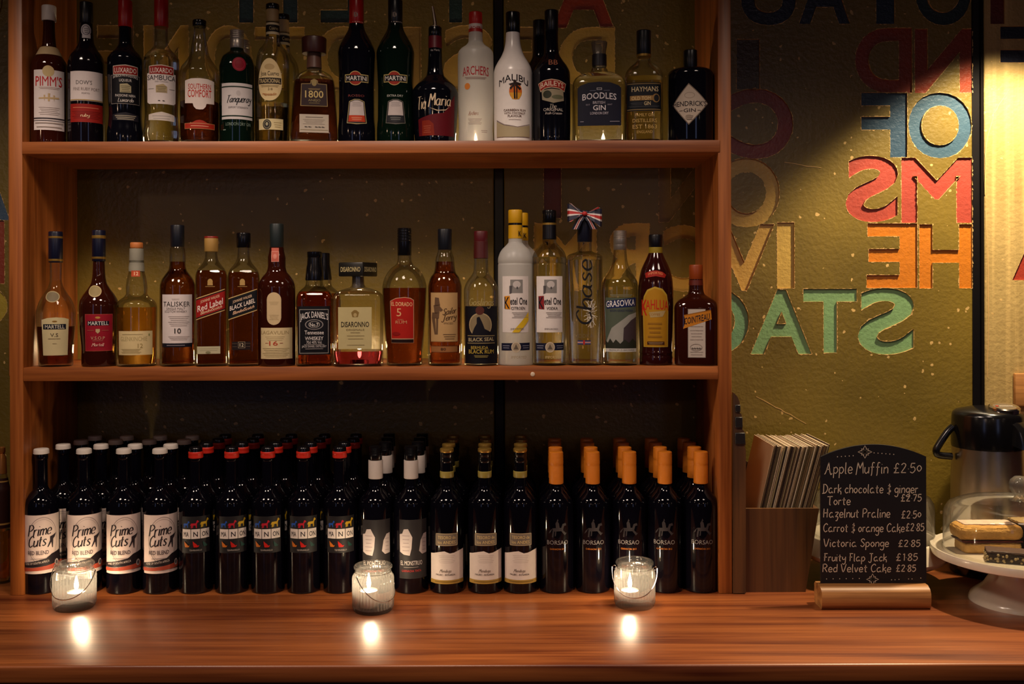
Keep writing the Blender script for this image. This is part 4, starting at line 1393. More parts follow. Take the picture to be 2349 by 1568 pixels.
BD, rd = mid(821.5, 'liqueur_bottle', 'square clear almond liqueur bottle with oversized square black cap',
             [(634, 13.5), (652, 14.5), (658, 18), (663, 34), (669, 48), (677, 56), (690, 58), (838, 57)], 'clear', ('84101c', 803), [],
             [[R(-46, 31, 704, 800, 'b0a274'), SHAPE(-7, 719, 9, [[(-1, -.3), (-.3, -.9), (.3, -.9), (1, -.3), (.7, .9), (-.7, .9)]], '7c6434'), E(-7, 722, 4, 4.5, 'a89464'), T('DISARONNO', -7, 743.5, 12, 64, '241c14'), T('ORIGINALE', -7, 756, 4, 42, '6c5c3c', bold=0), LINES(-18, 4, 762, 762, 1, '7c6c48'), LINES(-26, 14, 769, 776, 2, '8c7c54'), LINES(-26, 14, 790, 790, 1, '8c7c54')]], e=6, q=0.9)
mb = MB()
mb.bbox(-0.0315, 0.0315, -0.0315, 0.0315, BD.zpx(634, 0), BD.zpx(602, 0), mat('15130f', 0.35), 0.0025, 2)
for k, (a0, a1) in enumerate((((-0.0315, -0.0315), (0.0315, -0.0315)), ((0.0315, -0.0315), (0.0315, 0.0315)))):
    v, f, asp = block_text('DISARONNO')
    zz = (BD.zpx(634, 0) + BD.zpx(602, 0)) / 2
    mb.add([(a0[0] + (a1[0] - a0[0]) * (.5 + .8 * p[0]) + (0.0004 if k else 0), a0[1] + (a1[1] - a0[1]) * (.5 + .8 * p[0]) - (0 if k else 0.0004), zz + (p[1] - .5) * 0.0105) for p in v], f, mat('b8a878', 0.4))
cap = mb.build('cap', rd)
cap.rotation_euler.z = -0.55
mb = MB()
mb.lathe([(0.0125, BD.zpx(660, 0)), (0.013, BD.zpx(634, 0))], SILV, 24)
mb.build('neck_sleeve', rd)
mid(928, 'rum_bottle', 'wide-shouldered tapering rum bottle with red label and black cap',
    [(584, 15), (597, 16), (606, 20), (616, 32), (628, 41), (645, 48.5), (660, 51), (690, 50), (770, 45), (820, 41), (828, 41), (838, 41)], 'clear', ('922e0a', 660),
    [(screwprof(523, 586, 16), BL)],
    [[PG([(-36, 690), (-20, 683), (0, 681), (14, 683), (22, 688), (22, 787), (-33, 787)], 'b89070'), PG([(-34.5, 691), (-20, 684.5), (0, 682.5), (13, 684.5), (20.5, 689), (20.5, 776), (-32, 776)], 'a01c14'), T('EL DORADO', -7, 697, 9, 50, 'd8b080', slope=-.03), T('5', -13, 716, 18, 11, 'd0a070', bold=0), T('YEARS', -10, 733, 3, 14, 'c08060', bold=0), T('RUM', -8, 738.5, 7, 26, 'c89068', bold=0), E(-20, 765, 10, 4, '801410'), R(-32, 20.5, 778, 785, '1c0c0c')]])
mid(1020.5, 'rum_bottle', 'spiced rum bottle with parchment pin-up label and dark cap',
    [(571, 15), (580, 17), (592, 21), (610, 22.5), (624, 25), (636, 33), (648, 37), (658, 39), (838, 39)], 'clear', ('96300c', 600),
    [(capprof(525, 573, 16), mat('0f1118', 0.35))],
    [[R(-38, 33, 670, 784, 'ac8a5c'), FR(-38, 33, 670, 784, 1, '6c4c2c'), SHAPE(-21, 722, 14, [[(-.2, -2.9), (.5, -2.8), (.7, -1.6), (-.3, -1.4)], [(-.5, -1.6), (.7, -1.7), (.6, -.3), (-.3, -.2)], [(.6, -1.5), (1.2, -.8), (.8, -.5), (.4, -1)], [(-.8, -.4), (.6, -.4), (.5, .6), (-.9, .5)], [(-.9, .5), (-.2, .5), (0, 3.2), (-.3, 3.2)], [(0, .5), (.4, .5), (.3, 3.2), (0, 3.2)]], '5c4430'),
      K('Sailor', 10, 713, 14, 32, '4c3420', 1.5, .3, .15), K('Jerry', 9, 727, 13, 34, '4c3420', 1.5, .3, .15), T('SPICED', 8, 741, 4, 22, '6c5438', bold=0), LINES(-4, 26, 766, 776, 3, '6c5438', 1.2)],
     [R(-37, 32, 793, 808, '8c5c34'), FR(-37, 32, 793, 808, 1, '4c2c18'), T('80', -4, 800.5, 6, 12, '2c1810')]])
mid(1103.5, 'rum_bottle', 'black-labelled dark rum bottle with embossed clear shoulder and maroon cap',
    [(590, 15.5), (620, 17), (630, 21), (640, 29), (652, 36), (666, 39.5), (838, 39.5)], 'clear', ('2c0e04', 705),
    [(capprof(530, 560, 16), mat('4c0e14', 0.4)), ([(554, 16.2), (592, 17), (593, 16)], mat('44100f', 0.4), 'neck_wrap')],
    [[E(-10, 570, 5, 8, '6c2c2c'), R(-17, 17, 553, 554.5, '8c5c4c'), R(-17, 17, 589, 591, '8c5c4c')], [K('Goslings', 0, 692, 16, 62, '8c8058', 1.6, .2)],
     [R(-46, 46, 702, 834, '0c0a12'), E(-2, 745, 28, 28, 'a08c68'), E(-2, 745, 25.5, 25.5, '7c6c50'), E(-3, 712, 10, 10, '4c241c'), PG([(-24, 772), (-16, 752), (-10, 742), (-10, 728), (-4, 726), (2, 738), (8, 754), (28, 764), (34, 768), (26, 774)], '0c0a14'), PG([(-36, 771), (36, 769), (34, 788), (-34, 790)], '1c181c'), R(-34, 34, 769, 770.5, '8c7c54'), T('BLACK SEAL', 0, 778, 8, 62, 'b0a078', slope=.03), R(-34, 34, 786, 787.5, '8c7c54'), T('BERMUDA', -4, 797, 7, 40, 'a8903c'), T('BLACK RUM', 0, 806, 9, 60, 'b0983c'), LINES(-16, 16, 815, 818, 2, '8c7c44', 1.5)]])
PK = [(544, 15.5), (555, 16), (563, 22), (572, 31), (583, 37), (596, 40), (602, 40), (604, 39), (608, 40), (838, 40)]


def ketel(cit, extra=0):
    blot = 'c88420' if cit else '7c1c20'
    return [[R(-33, 33, 633, 762, 'd0c6c0'), R(-12, 17, 641, 672, '7c7874'), E(3, 652, 9, 8, 'b4aca8'), E(4, 660, 2, 3, '4c484a'), PG([(-14, 655), (-7, 655), (-9, 672), (-14, 674)], '4c484a'), PG([(-27, 679), (-13, 678), (-12, 709), (-26, 708)], blot), T('K', -20, 694, 26, 13, INK),
             T('etel One', 8, 690, 16, 40, '1c181c', bold=1), T('CITROEN' if cit else 'VODKA', 6, 706.5, 6.5, 32 if cit else 26, '3c3434')] + ([PG([(32, 715), (32, 735), (8, 762), (-8, 762)], 'c8a420')] if cit else []) +
            [LINES(-8, 30, 716, 727, 4, '7c7470', 1), T('IMPORTED', 4, 754, 4, 30, '6c6460', bold=0)],
            [PG([(-37, 787), (37, 786), (37, 803), (-37, 804)], '12142a'), E(1, 796, 11, 12, '9c8c74'), RING(1, 796, 11, 12, 2, 'bcac94'), SHAPE(1, 796, 7, [[(0, -1), (.8, .7), (-.8, .7)]], '5c5044'), LINES(-32, -14, 792, 797, 2, '7c7c8c', 1.6), LINES(16, 34, 792, 797, 2, '7c7c8c', 1.6)],
            [T('IMPORTED', 8, 819, 6, 36, 'a8987c', bold=0)]]


YEL = mat('c09010', 0.4)
for cx, Y, f in ((1182.5, YB, 1), (1196.5, 0.135, 0)):
    k = 1 if f else .963
    dy = lambda y: HY + (y - HY) * k
    caps = [(capprof(dy(481.5), dy(512), 16.2 * k), YEL), ([(dy(511.5), 15.8 * k), (dy(517), 15.8 * k)], BL, 'cap_ring'), ([(dy(516.5), 16 * k), (dy(547), 16.3 * k), (dy(548), 15 * k)], YEL, 'neck_sleeve')]
    B, r = mid(cx, 'vodka_bottle', 'frosted citrus vodka bottle with yellow cap and white label' if f else 'second yellow-capped frosted vodka bottle peeking from behind',
               [(dy(y), h * k) for y, h in PK], 'frost', None, caps, ketel(True) if f else (), Y=Y)
    B.label([T('K', 10 if f else 8, dy(535), 12 * k, 7, INK)], r, 'cap_print', 0.0024)
mid(1260.5, 'vodka_bottle', 'clear vodka bottle with white label, black cap, right of the yellow-capped pair',
    PK, 'clear', ('f2eedd', 590), [(capprof(482, 512, 16), BL), ([(511.5, 16.2), (516, 16.2)], GOLD, 'cap_ring'), ([(515.5, 16), (548, 16.2), (549, 15)], BLM, 'neck_sleeve')], ketel(False))
BC, rc = mid(1341.5, 'vodka_bottle', 'tall clear vodka bottle with vertical black script and ribbon bow on its neck',
             [(552, 15.5), (574, 16), (578, 20), (583, 35), (588, 40.5), (592, 41), (838, 40.5)], 'clear', ('f2eedd', 596),
             [(capprof(484, 555, 17), mat('101220', 0.35))],
             [[K('C', -3, 522, 18, 12, '8c8c98', 1.2, .3), T('CHASE', -3, 535.5, 6.5, 26, '9c9ca4', bold=0), T('CH', 20, 535.5, 6.5, 10, '9c9ca4', bold=0)],
              [('m', *[sum(z, []) for z in zip(*[(lambda vf, o: (vf[0], [[i + o for i in q] for q in vf[1]]))(ribbon([(14 + 15 * cos(a) * t_ + 4 * sin(9 * a + t_ * 5), 718 + 34 * sin(a) * t_) for t_ in (0.25, .5, .75, 1)], 1.2), 8 * k_) for k_, a in enumerate([2 * pi * j / 26 for j in range(26)])])], 'c8c4bc'), K('Chase', -2, 672, 36, 148, '141216', 4.2, 0.15, rot=1, calli=.55), T('VODKA', -2, 770, 8.5, 44, '5c5444', bold=0), R(-17, 13, 780, 790, '2c2c54'), R(-17, 13, 783.5, 786.5, 'c8c0c0'), R(-17, 13, 784.3, 785.7, 'a02020'), R(-4, 0, 780, 790, 'a02020')]])
# the bow: two folded loops, two tails and a knot, striped navy, white and red
NAVY, BWHITE, BRED = mat('14162e', 0.6), mat('cfc4c0', 0.6), mat('a81c1a', 0.6)
mb = MB()
zc = BC.zpx(492, 0)


def loop(sx_, pts, half):
    rows = []
    for t_, (x, y, z, hw, tw) in enumerate(pts):
        rows.append([(sx_ * x, y + tw * v, z + v * hw) for v in (-1, -.42, -.2, .2, .42, 1)])
    cs = [NAVY, BWHITE, BRED, BWHITE, NAVY]
    for a, b in zip(rows, rows[1:]):
        for k in range(5):
            mb.add([a[k], a[k + 1], b[k + 1], b[k]], [[0, 1, 2, 3]], cs[k])


for sgn, dz in ((-1, 0.001), (1, -0.003)):
    loop(sgn, [(0.001, -0.024, zc, 0.004, 0.001), (0.010, -0.031, zc + dz, 0.008, 0.002), (0.022, -0.033, zc + 2 * dz, 0.014, 0.003), (0.034, -0.028, zc + 3 * dz, 0.019, 0.004), (0.038, -0.020, zc + 3 * dz, 0.020, 0.0),
               (0.032, -0.014, zc + 2 * dz, 0.017, -0.003), (0.018, -0.017, zc + dz, 0.010, -0.002), (0.002, -0.022, zc, 0.004, 0)], 1)
    # diagonal stripes on the loops
    for k in (-1, 1):
        mb.add([(sgn * 0.009, -0.0325, zc + k * 0.003), (sgn * 0.012, -0.0335, zc + k * 0.0045), (sgn * 0.034, -0.0318, zc + k * 0.021 + 3 * dz), (sgn * 0.029, -0.0342, zc + k * 0.020 + 2 * dz)], [[0, 1, 2, 3] if sgn * k > 0 else [3, 2, 1, 0]], BWHITE)
        mb.add([(sgn * 0.0105, -0.0335, zc + k * 0.0036), (sgn * 0.0115, -0.034, zc + k * 0.004), (sgn * 0.0328, -0.0332, zc + k * 0.0206 + 3 * dz), (sgn * 0.0303, -0.0348, zc + k * 0.0202 + 2 * dz)], [[0, 1, 2, 3] if sgn * k > 0 else [3, 2, 1, 0]], BRED)
    # tail
    r0 = [Vector((sgn * 0.004, -0.026, zc - 0.003)), Vector((sgn * 0.012, -0.027, zc - 0.016)), Vector((sgn * 0.021, -0.023, zc - 0.034))]
    for k, c in ((-1, NAVY), (-.4, BWHITE), (-.15, BRED), (.15, BWHITE), (.4, NAVY)):
        k2 = {-1: -.4, -.4: -.15, -.15: .15, .15: .4, .4: 1}[k]
        for a, b in zip(r0, r0[1:]):
            mb.add([a + Vector((k * .007, 0, 0)), a + Vector((k2 * .007, 0, 0)), b + Vector((k2 * .008, 0, 0)), b + Vector((k * .008, 0, 0))], [[0, 1, 2, 3]], c)
bm = bmesh.new()
bmesh.ops.create_uvsphere(bm, u_segments=12, v_segments=8, radius=0.006)
mb.addbm(bm, BRED, lambda p: Vector((p.x, p.y * 0.7 - 0.029, p.z * 0.8 + zc)))
bow = mb.build('ribbon_bow', rc)
bow['label'] = 'striped red, white and navy ribbon bow'
mid(1422.5, 'vodka_bottle', 'clear grass vodka bottle with mountain picture label and silver screw cap',
    [(567, 14), (580, 15), (598, 17), (612, 21), (626, 28), (638, 36), (650, 41), (660, 42), (838, 42)], 'clear', ('e4e4c0', 640),
    [(screwprof(529, 562, 15.3), SILV), ([(561, 15.5), (572, 15.2), (573, 14.5)], SILV, 'cap_skirt')],
    [[LINES(-24, 30, 675, 678, 2, '6c6c58', 1.6), R(-38, 42, 682, 806, '4a5244'), PG([(-37, 690), (42, 682), (42, 702), (-34, 708)], '16224c'), T('GRASOVKA', 1, 695, 14, 72, 'd8d4d0', slope=.07), T('BISON GRASS VODKA', 4, 712, 5, 56, '2c3048', bold=1), PG([(-38, 790), (-20, 752), (20, 722), (42, 716), (42, 800), (-38, 800)], '8c8a82'), PG([(6, 790), (8, 752), (26, 734), (42, 726), (42, 790)], '3c3034'),
      PG([(-38, 800), (-38, 780), (-30, 786), (-24, 776), (-16, 786), (-10, 778), (0, 788), (10, 778), (20, 786), (30, 776), (42, 786), (42, 800)], '26281e'), R(-38, 42, 799, 807, 'bcb8b0'), T('PREMIUM ZUBROWKA', 4, 803, 4, 60, '4c4c4c', bold=0)]])
mid(1504, 'liqueur_bottle', 'curvy dark coffee liqueur bottle with yellow arched label',
    [(580, 16), (592, 21), (606, 28), (622, 34.5), (645, 39), (670, 40.5), (770, 38.5), (800, 37.5), (808, 38.5), (812, 37.5), (820, 38.5), (838, 38)], 'red_brown', None,
    [(capprof(538, 568, 15.6), BLM), ([(567, 15.8), (580, 16.2), (582, 15.8)], mat('8c7820', 0.4), 'neck_band')],
    [[PG([(-26, 626), (-12, 621), (2, 620), (16, 623), (26, 630), (22, 637), (0, 633), (-24, 637)], '941c10'), T('IMPORTED', 0, 628.5, 5, 34, 'd08050', arc=3)],
     [PG([(-31, 796), (-33, 700), (-30, 680), (-20, 664), (-2, 657), (16, 662), (28, 676), (32, 700), (31, 796)], 'b09030'), PG([(-28, 794), (-30, 700), (-27, 682), (-18, 668), (-2, 661), (14, 666), (25, 679), (29, 700), (28, 794)], 'a87818'), T('KAHLUA', -1, 701, 22, 66, 'b02814', arc=3), T('K', -28, 705, 36, 16, 'b02814'), PG([(-16, 716), (24, 712), (16, 726), (-12, 728)], 'a89060'), T('COFFEE', -3, 721, 5, 26, '8c5c20', bold=0), LINES(-18, 14, 740, 770, 4, '8c6018', 4), R(-20, 20, 783, 790, '3c1c10'), LINES(-17, 17, 785, 788, 2, 'b09060', 1)]])
mid(1596.5, 'liqueur_bottle', 'square brown orange liqueur bottle with orange cap and slanted orange banner',
    [(640, 16), (664, 17), (674, 20), (681, 30), (687, 40), (695, 47), (706, 50), (838, 50)], 'amberdark', None,
    [(capprof(607, 642, 16), mat('8c3c14', 0.35)), ([(642, 16.2), (654, 16.8), (655, 16)], mat('5c1c10', 0.4), 'neck_band')],
    [[R(-19, 22, 708, 820, 'b4a89c'), FR(-19, 22, 708, 820, 1, '7c7068'), PG([(-28, 722), (34, 710), (36, 732), (-30, 754), (-24, 738)], 'b8721c'), PG([(-28, 722), (34, 710), (34, 712), (-28, 724)], '8c5414'), T('COINTREAU', 2, 731, 15, 58, '1c1420', slope=.2), LINES(-14, 16, 748, 748, 1, '8c8078'), LINES(-14, 16, 757, 778, 4, '9c9088', 0.9), RING(0, 796, 14, 8, 1, '8c8078'), K('~~~~', 0, 797, 7, 22, '5c5450', 0.9), LINES(-14, 16, 806, 812, 2, '9c9088')]], e=4.5, q=0.95)

# ------------------------------------------------------------------ wine bottles on the counter
ROWY = [0.040, 0.118, 0.196, 0.2335]
ROWY = [0.040, 0.1135, 0.187, 0.2385]
ROWY = [0.038, 0.104, 0.170, 0.236]
PW = [(1040, 14.2), (1112, 15), (1120, 18), (1131, 27), (1143, 36), (1155, 39), (1165, 39.5), (1362, 39.5)]
ORD = ['first', 'second', 'third', 'fourth', 'fifth']
ROWN = ['front row', 'second row back', 'third row back', 'rearmost row']


def wine(fam, xs, caps, labels, group, desc, hw=39.5, unit='of its kind'):
    x0 = xs[0][0]
    B = Bottle(x0, ROWY[0], ZC, [(y, h if h < 20 else h * hw / 39.5) for y, h in PW])
    proto = thing('wine_bottle', '', 'bottle', (B.X, B.Y, ZC), B.th, group)
    B.body(G['wine'], proto)
    for c in caps:
        B.ring(c[0], c[1], proto, c[2], knurl=c[3] if len(c) > 3 else 0)
    for l in labels:
        B.label(l, proto)
    for row, rx in enumerate(xs):
        for j, px in enumerate(rx):
            Y = ROWY[row]
            X = uv_(px, 1035)[0] / F * (D + Y)
            o = proto if (row == 0 and j == 0) else copy_tree(proto)
            o.location = (X, Y, ZC)
            o.rotation_euler.z = atan2(-X, D + Y) + (random.uniform(-.12, .12) if row or j else 0)
            o['label'] = '%s, %s, %s %s' % (desc, ROWN[row], ORD[j], 'from the left')


WCAP = mat('c4bab0', 0.4)
wine('a', [(94.7, 192.7, 284, 367), (145, 231.7, 310, 391.6), (185.7, 265.5, 342.6, 422.4), (218, 291, 368, 441.5)],
     [([(1028, 15), (1029, 17.4), (1031, 18.3), (1036, 18.4), (1039, 18.8), (1040, 17)], WCAP, 'cap', 0.012), ([(1040, 14.6), (1046, 16), (1052, 15.4), (1053, 14.5)], G['wine'], 'neck_ring')],
     [[R(-52, 52, 1181, 1315, 'd0bcb2'), RING(3, 1240, 38, 54, 1.4, '8c7c78', 36), RING(3, 1240, 34, 49, .8, 'a8988f', 36), K('Prime', -6, 1215, 25, 56, '241c20', 2.6, .2, .06), K('Cuts', -12, 1240, 25, 42, '241c20', 2.6, .2, .08), SHAPE(22, 1243, 11, [[(-.2, -1), (.5, -1.2), (1.4, -1.6), (1, -.8), (.6, -.4), (.5, 1.4), (.3, 1.4), (.1, .2), (-.6, 1.2), (-.8, 1.1), (-.2, -.2)]], '2c2428'), T('RED BLEND', -8, 1267, 9, 50, '4c4044'), LINES(-26, 10, 1280, 1280, 1, '9c8c88', 1.6),
       PG([(-52, 1291), (-30, 1288), (10, 1281), (24, 1272), (52, 1266), (52, 1292), (24, 1296), (-20, 1300), (-52, 1300)], '1e161a'), T('WINE OF SOUTH AFRICA', -12, 1290, 5, 60, 'b8a89c', slope=.1), PG([(-52, 1301), (-20, 1301), (52, 1293), (52, 1306), (-52, 1309)], 'a04430'), E(38, 1294, 6, 7.5, 'b0a098'), E(38, 1294, 3.5, 4.5, '4c4044')],
      ], 'white-capped wine bottles on the counter', 'dark wine bottle with white cap and scroll label', 42.5)
wine('b', [(449.3, 531.7, 614.5, 696.4, 779.4), (474, 555, 633, 712.5, 790), (501, 580.5, 656, 733, 811), (517, 592, 668.5, 745, 817)],
     [([(1024, 12), (1025.5, 14.4), (1028, 15.3), (1036, 15.5)], BL, 'cap'), ([(1034.5, 16.6), (1036, 17.5), (1040, 17.4), (1041, 17), (1044, 17.4), (1048, 17.3), (1049.5, 16)], mat('b82414', 0.4), 'collar'), ([(1049, 14.6), (1054, 15.2), (1056, 14.4)], G['wine'], 'neck_ring')],
     [[R(-36, 36, 1184, 1268, '1c1a1c'), SHAPE(-23, 1203, 8, DOG, '1c4a9c'), SHAPE(-3, 1203, 9.5, DOG, 'a81c2c'), SHAPE(21, 1201, 10.5, DOG, 'b8941c'), R(-34, -12.6, 1213, 1235, 'cfc4bc'), R(-11.2, 9, 1213, 1235, 'cfc4bc'), R(10.4, 33, 1213, 1235, 'cfc4bc'), T('MA', -23.5, 1224.5, 11, 13, INK, bold=0), T('N', -1, 1224.5, 11, 10, INK), T('ON', 21.5, 1224.5, 11, 16, INK), SHAPE(-23, 1248, 7.5, CATS, 'b8641c'), SHAPE(-2, 1248, 8, CATS, 'b01c14'), SHAPE(20, 1248, 7, CATS, '143c34'), T('TEMPRANILLO', -1, 1261, 3.6, 28, '9c948c')]],
     'red-collared wine bottles on the counter', 'dark wine bottle with red neck collar')
wine('c', [(861.6, 942.9), (884, 959), (889, 963), (893, 969)],
     [(screwprof(1023, 1056, 15, 5), BL, 'cap'), ([(1054, 16.2), (1055, 16.7), (1095, 16.8), (1096, 16)], mat('b4a8a0', 0.5), 'neck_sleeve')],
     [[R(-34, 38, 1192, 1327, '282526'), PG([(-33, 1226), (-26, 1224), (-22, 1214), (-12, 1213), (-2, 1232), (-4, 1258), (-8, 1274), (-22, 1272), (-32, 1266)], 'b4a8a4'), PG([(36, 1224), (26, 1226), (18, 1240), (14, 1264), (22, 1272), (37, 1270)], 'b0a4a0'), LINES(-26, -8, 1228, 1262, 5, '847a78', 1.2), LINES(22, 33, 1236, 1262, 4, '847a78', 1.2), T('EL MONSTRUO', -4, 1291, 10, 52, 'b8b0ac'), LINES(-22, 12, 1300, 1300, 1, '7c7470', 1.4), T('GARNACHA TINTA', -4, 1309, 5, 46, 'a0302c')]],
     'white-sleeved wine bottles on the counter', 'dark wine bottle with white neck sleeve')
wine('d', [(1025, 1111.9, 1193.2), (1029.4, 1112.5, 1194.3), (1038, 1115, 1195), (1040, 1112, 1194)],
     [([(1027, 14), (1028, 15.6), (1031, 16), (1034, 15.8), (1036, 14.8)], GOLD, 'cap'), ([(1035.5, 14.8), (1044, 15), (1045, 14.4), (1052, 15), (1058, 15), (1059, 14.4)], BL, 'cap_skirt'), ([(1079, 15), (1080, 16), (1092, 16.2), (1093.5, 15.4)], mat('8c7c38', 0.4), 'neck_band')],
     [[PG([(-28, 1225), (-26, 1223), (24, 1223), (26, 1225), (26, 1250), (24, 1252), (-26, 1252), (-28, 1250)], '6c6054'), FR(-27, 25, 1224, 1251, 1, 'a8946c'), T('TESORO de', -1, 1232.5, 7, 42, 'c0a874'), T('los ANDES', -1, 1243.5, 7, 42, 'c0a874')],
      [PG([(-46, 1272), (-34, 1270), (-18, 1266), (-6, 1264), (6, 1269), (16, 1268), (30, 1264), (46, 1262), (46, 1339), (-46, 1339)], 'ccc0b8'), LINES(-20, 18, 1274, 1290, 5, 'b4a89f', 1.2), K('Mendoza', -4, 1309, 7, 26, '7c7068', 1), T('MALBEC - BONARDA', -4, 1318, 4, 46, '4c4440'), R(-46, 46, 1330, 1339, '9c7c38'), LINES(-30, 30, 1333, 1333, 1, '6c5420', 2)]],
     'gold-capped wine bottles on the counter', 'dark wine bottle with gold cap and neck band')
ORA = mat('c4701c', 0.42, bump=0.3, bscale=160)
wine('e', [(1275.7, 1359.3, 1443.3, 1524.8, 1607.3), (1274, 1355, 1433, 1514, 1592.6), (1272, 1348, 1428, 1503.7, 1581.5), (1272.5, 1346, 1421.5, 1494, 1569)],
     [([(1035, 13.5), (1036, 15.8), (1038, 16.3), (1042, 16), (1044, 16.6), (1048, 16.1), (1050, 16.6), (1055, 16.2), (1057, 16.7), (1064, 16.3), (1066, 15.8), (1068, 16.4), (1100, 16.5), (1107, 16.6), (1108, 15.5)], ORA, 'capsule')],
     [[SHAPE(-6, 1092, 4, [[(-.8, .6), (-.4, -.5), (.2, -.8), (.8, -.6), (.5, .1), (.6, .7), (.1, .2), (-.4, .7)]], '3c1c0c')],
      [SHAPE(3, 1213, 19, RIDER, '302b2d'), T('BORSAO', 3, 1244, 9.5, 50, '7c7674', bold=0), T('GARNACHA 2013', 3, 1259, 4, 36, 'a05c20')]],
     'orange-capped wine bottles on the counter', 'dark wine bottle with orange capsule')

# ------------------------------------------------------------------ candles
WAX = mat('e8dccb', 0.5)
CUP = mat('c8c0b8', 0.25, metal=1.0)


def tealight(loc, label, power=1.0, h=0.016, r=0.019, group='lit candles', flame=0.020):
    o = thing('tealight_candle', label, 'candle', loc, 0, group)
    mb = MB()
    mb.lathe([(r - 0.001, 0.0), (r, 0.001), (r + 0.0004, h), (r - 0.0003, h), (r - 0.0008, 0.001)], CUP, 28, caps=(True, True))
    mb.build('metal_cup', o)
    mb = MB()
    mb.lathe([(r - 0.0011, 0.0012), (r - 0.0012, h - 0.0025), (r - 0.003, h - 0.0032), (0.003, h - 0.004)], WAX, 28)
    mb.build('wax', o)
    mb = MB()
    mb.tube([(0, 0, h - 0.004), (0.0004, 0, h), (0.001, 0, h + 0.003)], 0.0007, mat('1a1410', 0.9), 6)
    mb.build('wick', o)
    fl = MB()
    z0 = h + 0.003
    k = power ** 0.5
    pr = [(0.0006, 0), (0.0026, 0.10), (0.0038, 0.24), (0.0040, 0.36), (0.0030, 0.58), (0.0016, 0.80), (0.0003, 1.0)]
    fl.lathe([(a * (0.8 + 0.2 * k), z0 + b * flame) for a, b in pr], FLAME if power > 1.2 else FLAME2, 12)
    fl.build('flame', o)
    return o


for cx, Yb, Zb, lab in ((398, 0.15, Z1, 'lit tealight behind the red-capped clear bottle on the upper shelf'), (690, 0.17, Z1, 'lit tealight behind the wooden-stoppered bottle on the upper shelf'),
                        (1092, 0.15, Z1, 'lit tealight behind the frosted white bottle on the upper shelf'), (1384, 0.15, Z1, 'lit tealight behind the navy-labelled gin bottle on the upper shelf'),
                        (230, 0.17, Z2, 'lit tealight behind the deep red labelled cognac bottle'), (634, 0.17, Z2, 'lit tealight behind the dark whisky bottle with cream oval label'), (824, 0.19, Z2, 'lit tealight behind the square almond liqueur bottle'),
                        (1104, 0.16, Z2, 'lit tealight behind the black-labelled rum bottle'), (1188, 0.19, Z2, 'lit tealight behind the yellow-capped frosted vodka bottles'), (1506, 0.16, Z2, 'lit tealight behind the curvy coffee liqueur bottle')):
    p = P(cx, HY, Yb)
    tealight((p.x, Yb, Zb), lab, 1.3 if Zb == Z1 else 1.0, group='tealights behind the shelf bottles')


def jar(cx, Y, label, ha, hang, rr=0.0425, H=0.094, thick=False):
    X = uv_(cx, 1390)[0] / F * (D + Y)
    o = thing('candle_jar', label, 'jar', (X, Y, ZC), 0, 'candle jars on the worktop')
    mb = MB()
    out = [(rr * .90, 0.0), (rr * .96, 0.003), (rr, 0.010), (rr, 0.066), (rr * .985, 0.071), (rr * .93, 0.076), (rr * .84, 0.080), (rr * .82, 0.083), (rr * .86, 0.0855), (rr * .93, 0.088), (rr * .94, 0.0915), (rr * .90, H), (rr * .84, 0.0938)]
    inn = [(rr * .80, 0.091), (rr * .76, 0.082), (rr * .86, 0.074), (rr * .94, 0.066), (rr * .94, 0.022), (rr * .88, 0.0168)] if not thick else [(rr * .80, 0.091), (rr * .76, 0.082), (rr * .86, 0.074), (rr * .94, 0.066), (rr * .94, 0.012), (rr * .88, 0.007)]
    rib = lambda a, z: 0.024 * cos(36 * a) * max(0.0, min(1.0, (0.078 - z) / 0.006)) * max(0.0, min(1.0, (z - 0.006) / 0.006))
    mb.lathe(out + inn, G['jar'], 216, caps=(True, True), rib=rib)
    mb.build('glass', o, 60)
    mb = MB()
    # wire round the neck, an eyelet at each side and a swung-down bail
    ring = [(rr * .88 * cos(a), rr * .88 * sin(a), 0.081) for a in [2 * pi * k / 40 for k in range(41)]]
    mb.tube(ring, 0.0006, CHROME, 6)
    ends = []
    for s in (-1, 1):
        c = Vector((s * rr * 1.0 * cos(ha), s * rr * 1.0 * sin(ha), 0.0795))
        d = Vector((s * cos(ha), s * sin(ha), 0))
        mb.tube([c + d * 0.0035 * cos(a) + Vector((0, 0, 0.0035 * sin(a))) for a in [2 * pi * k / 12 for k in range(13)]], 0.0006, CHROME, 6)
        ends.append(c + d * 0.002)
    n = Vector((-sin(ha), cos(ha), 0)) * (-1)
    pts = []
    for k in range(25):
        t_ = k / 24
        a = pi * t_
        base = ends[0].lerp(ends[1], t_)
        mid_ = (ends[0] + ends[1]) / 2
        ax = (ends[0] - mid_)
        q = mid_ + ax * cos(a) * 1.06 + (n * sin(hang) + Vector((0, 0, -cos(hang)))) * 0.064 * sin(a) ** 0.8
        rad = math.hypot(q.x, q.y)
        if rad < rr * 1.05 and q.z < 0.079 and 0 < k < 24:
            f_ = rr * 1.05 / max(rad, 1e-4)
            q = Vector((q.x * f_, q.y * f_, q.z))
        pts.append(q)
    mb.tube(pts, 0.0010, CHROME, 6)
    mb.build('wire_handle', o)
    return X


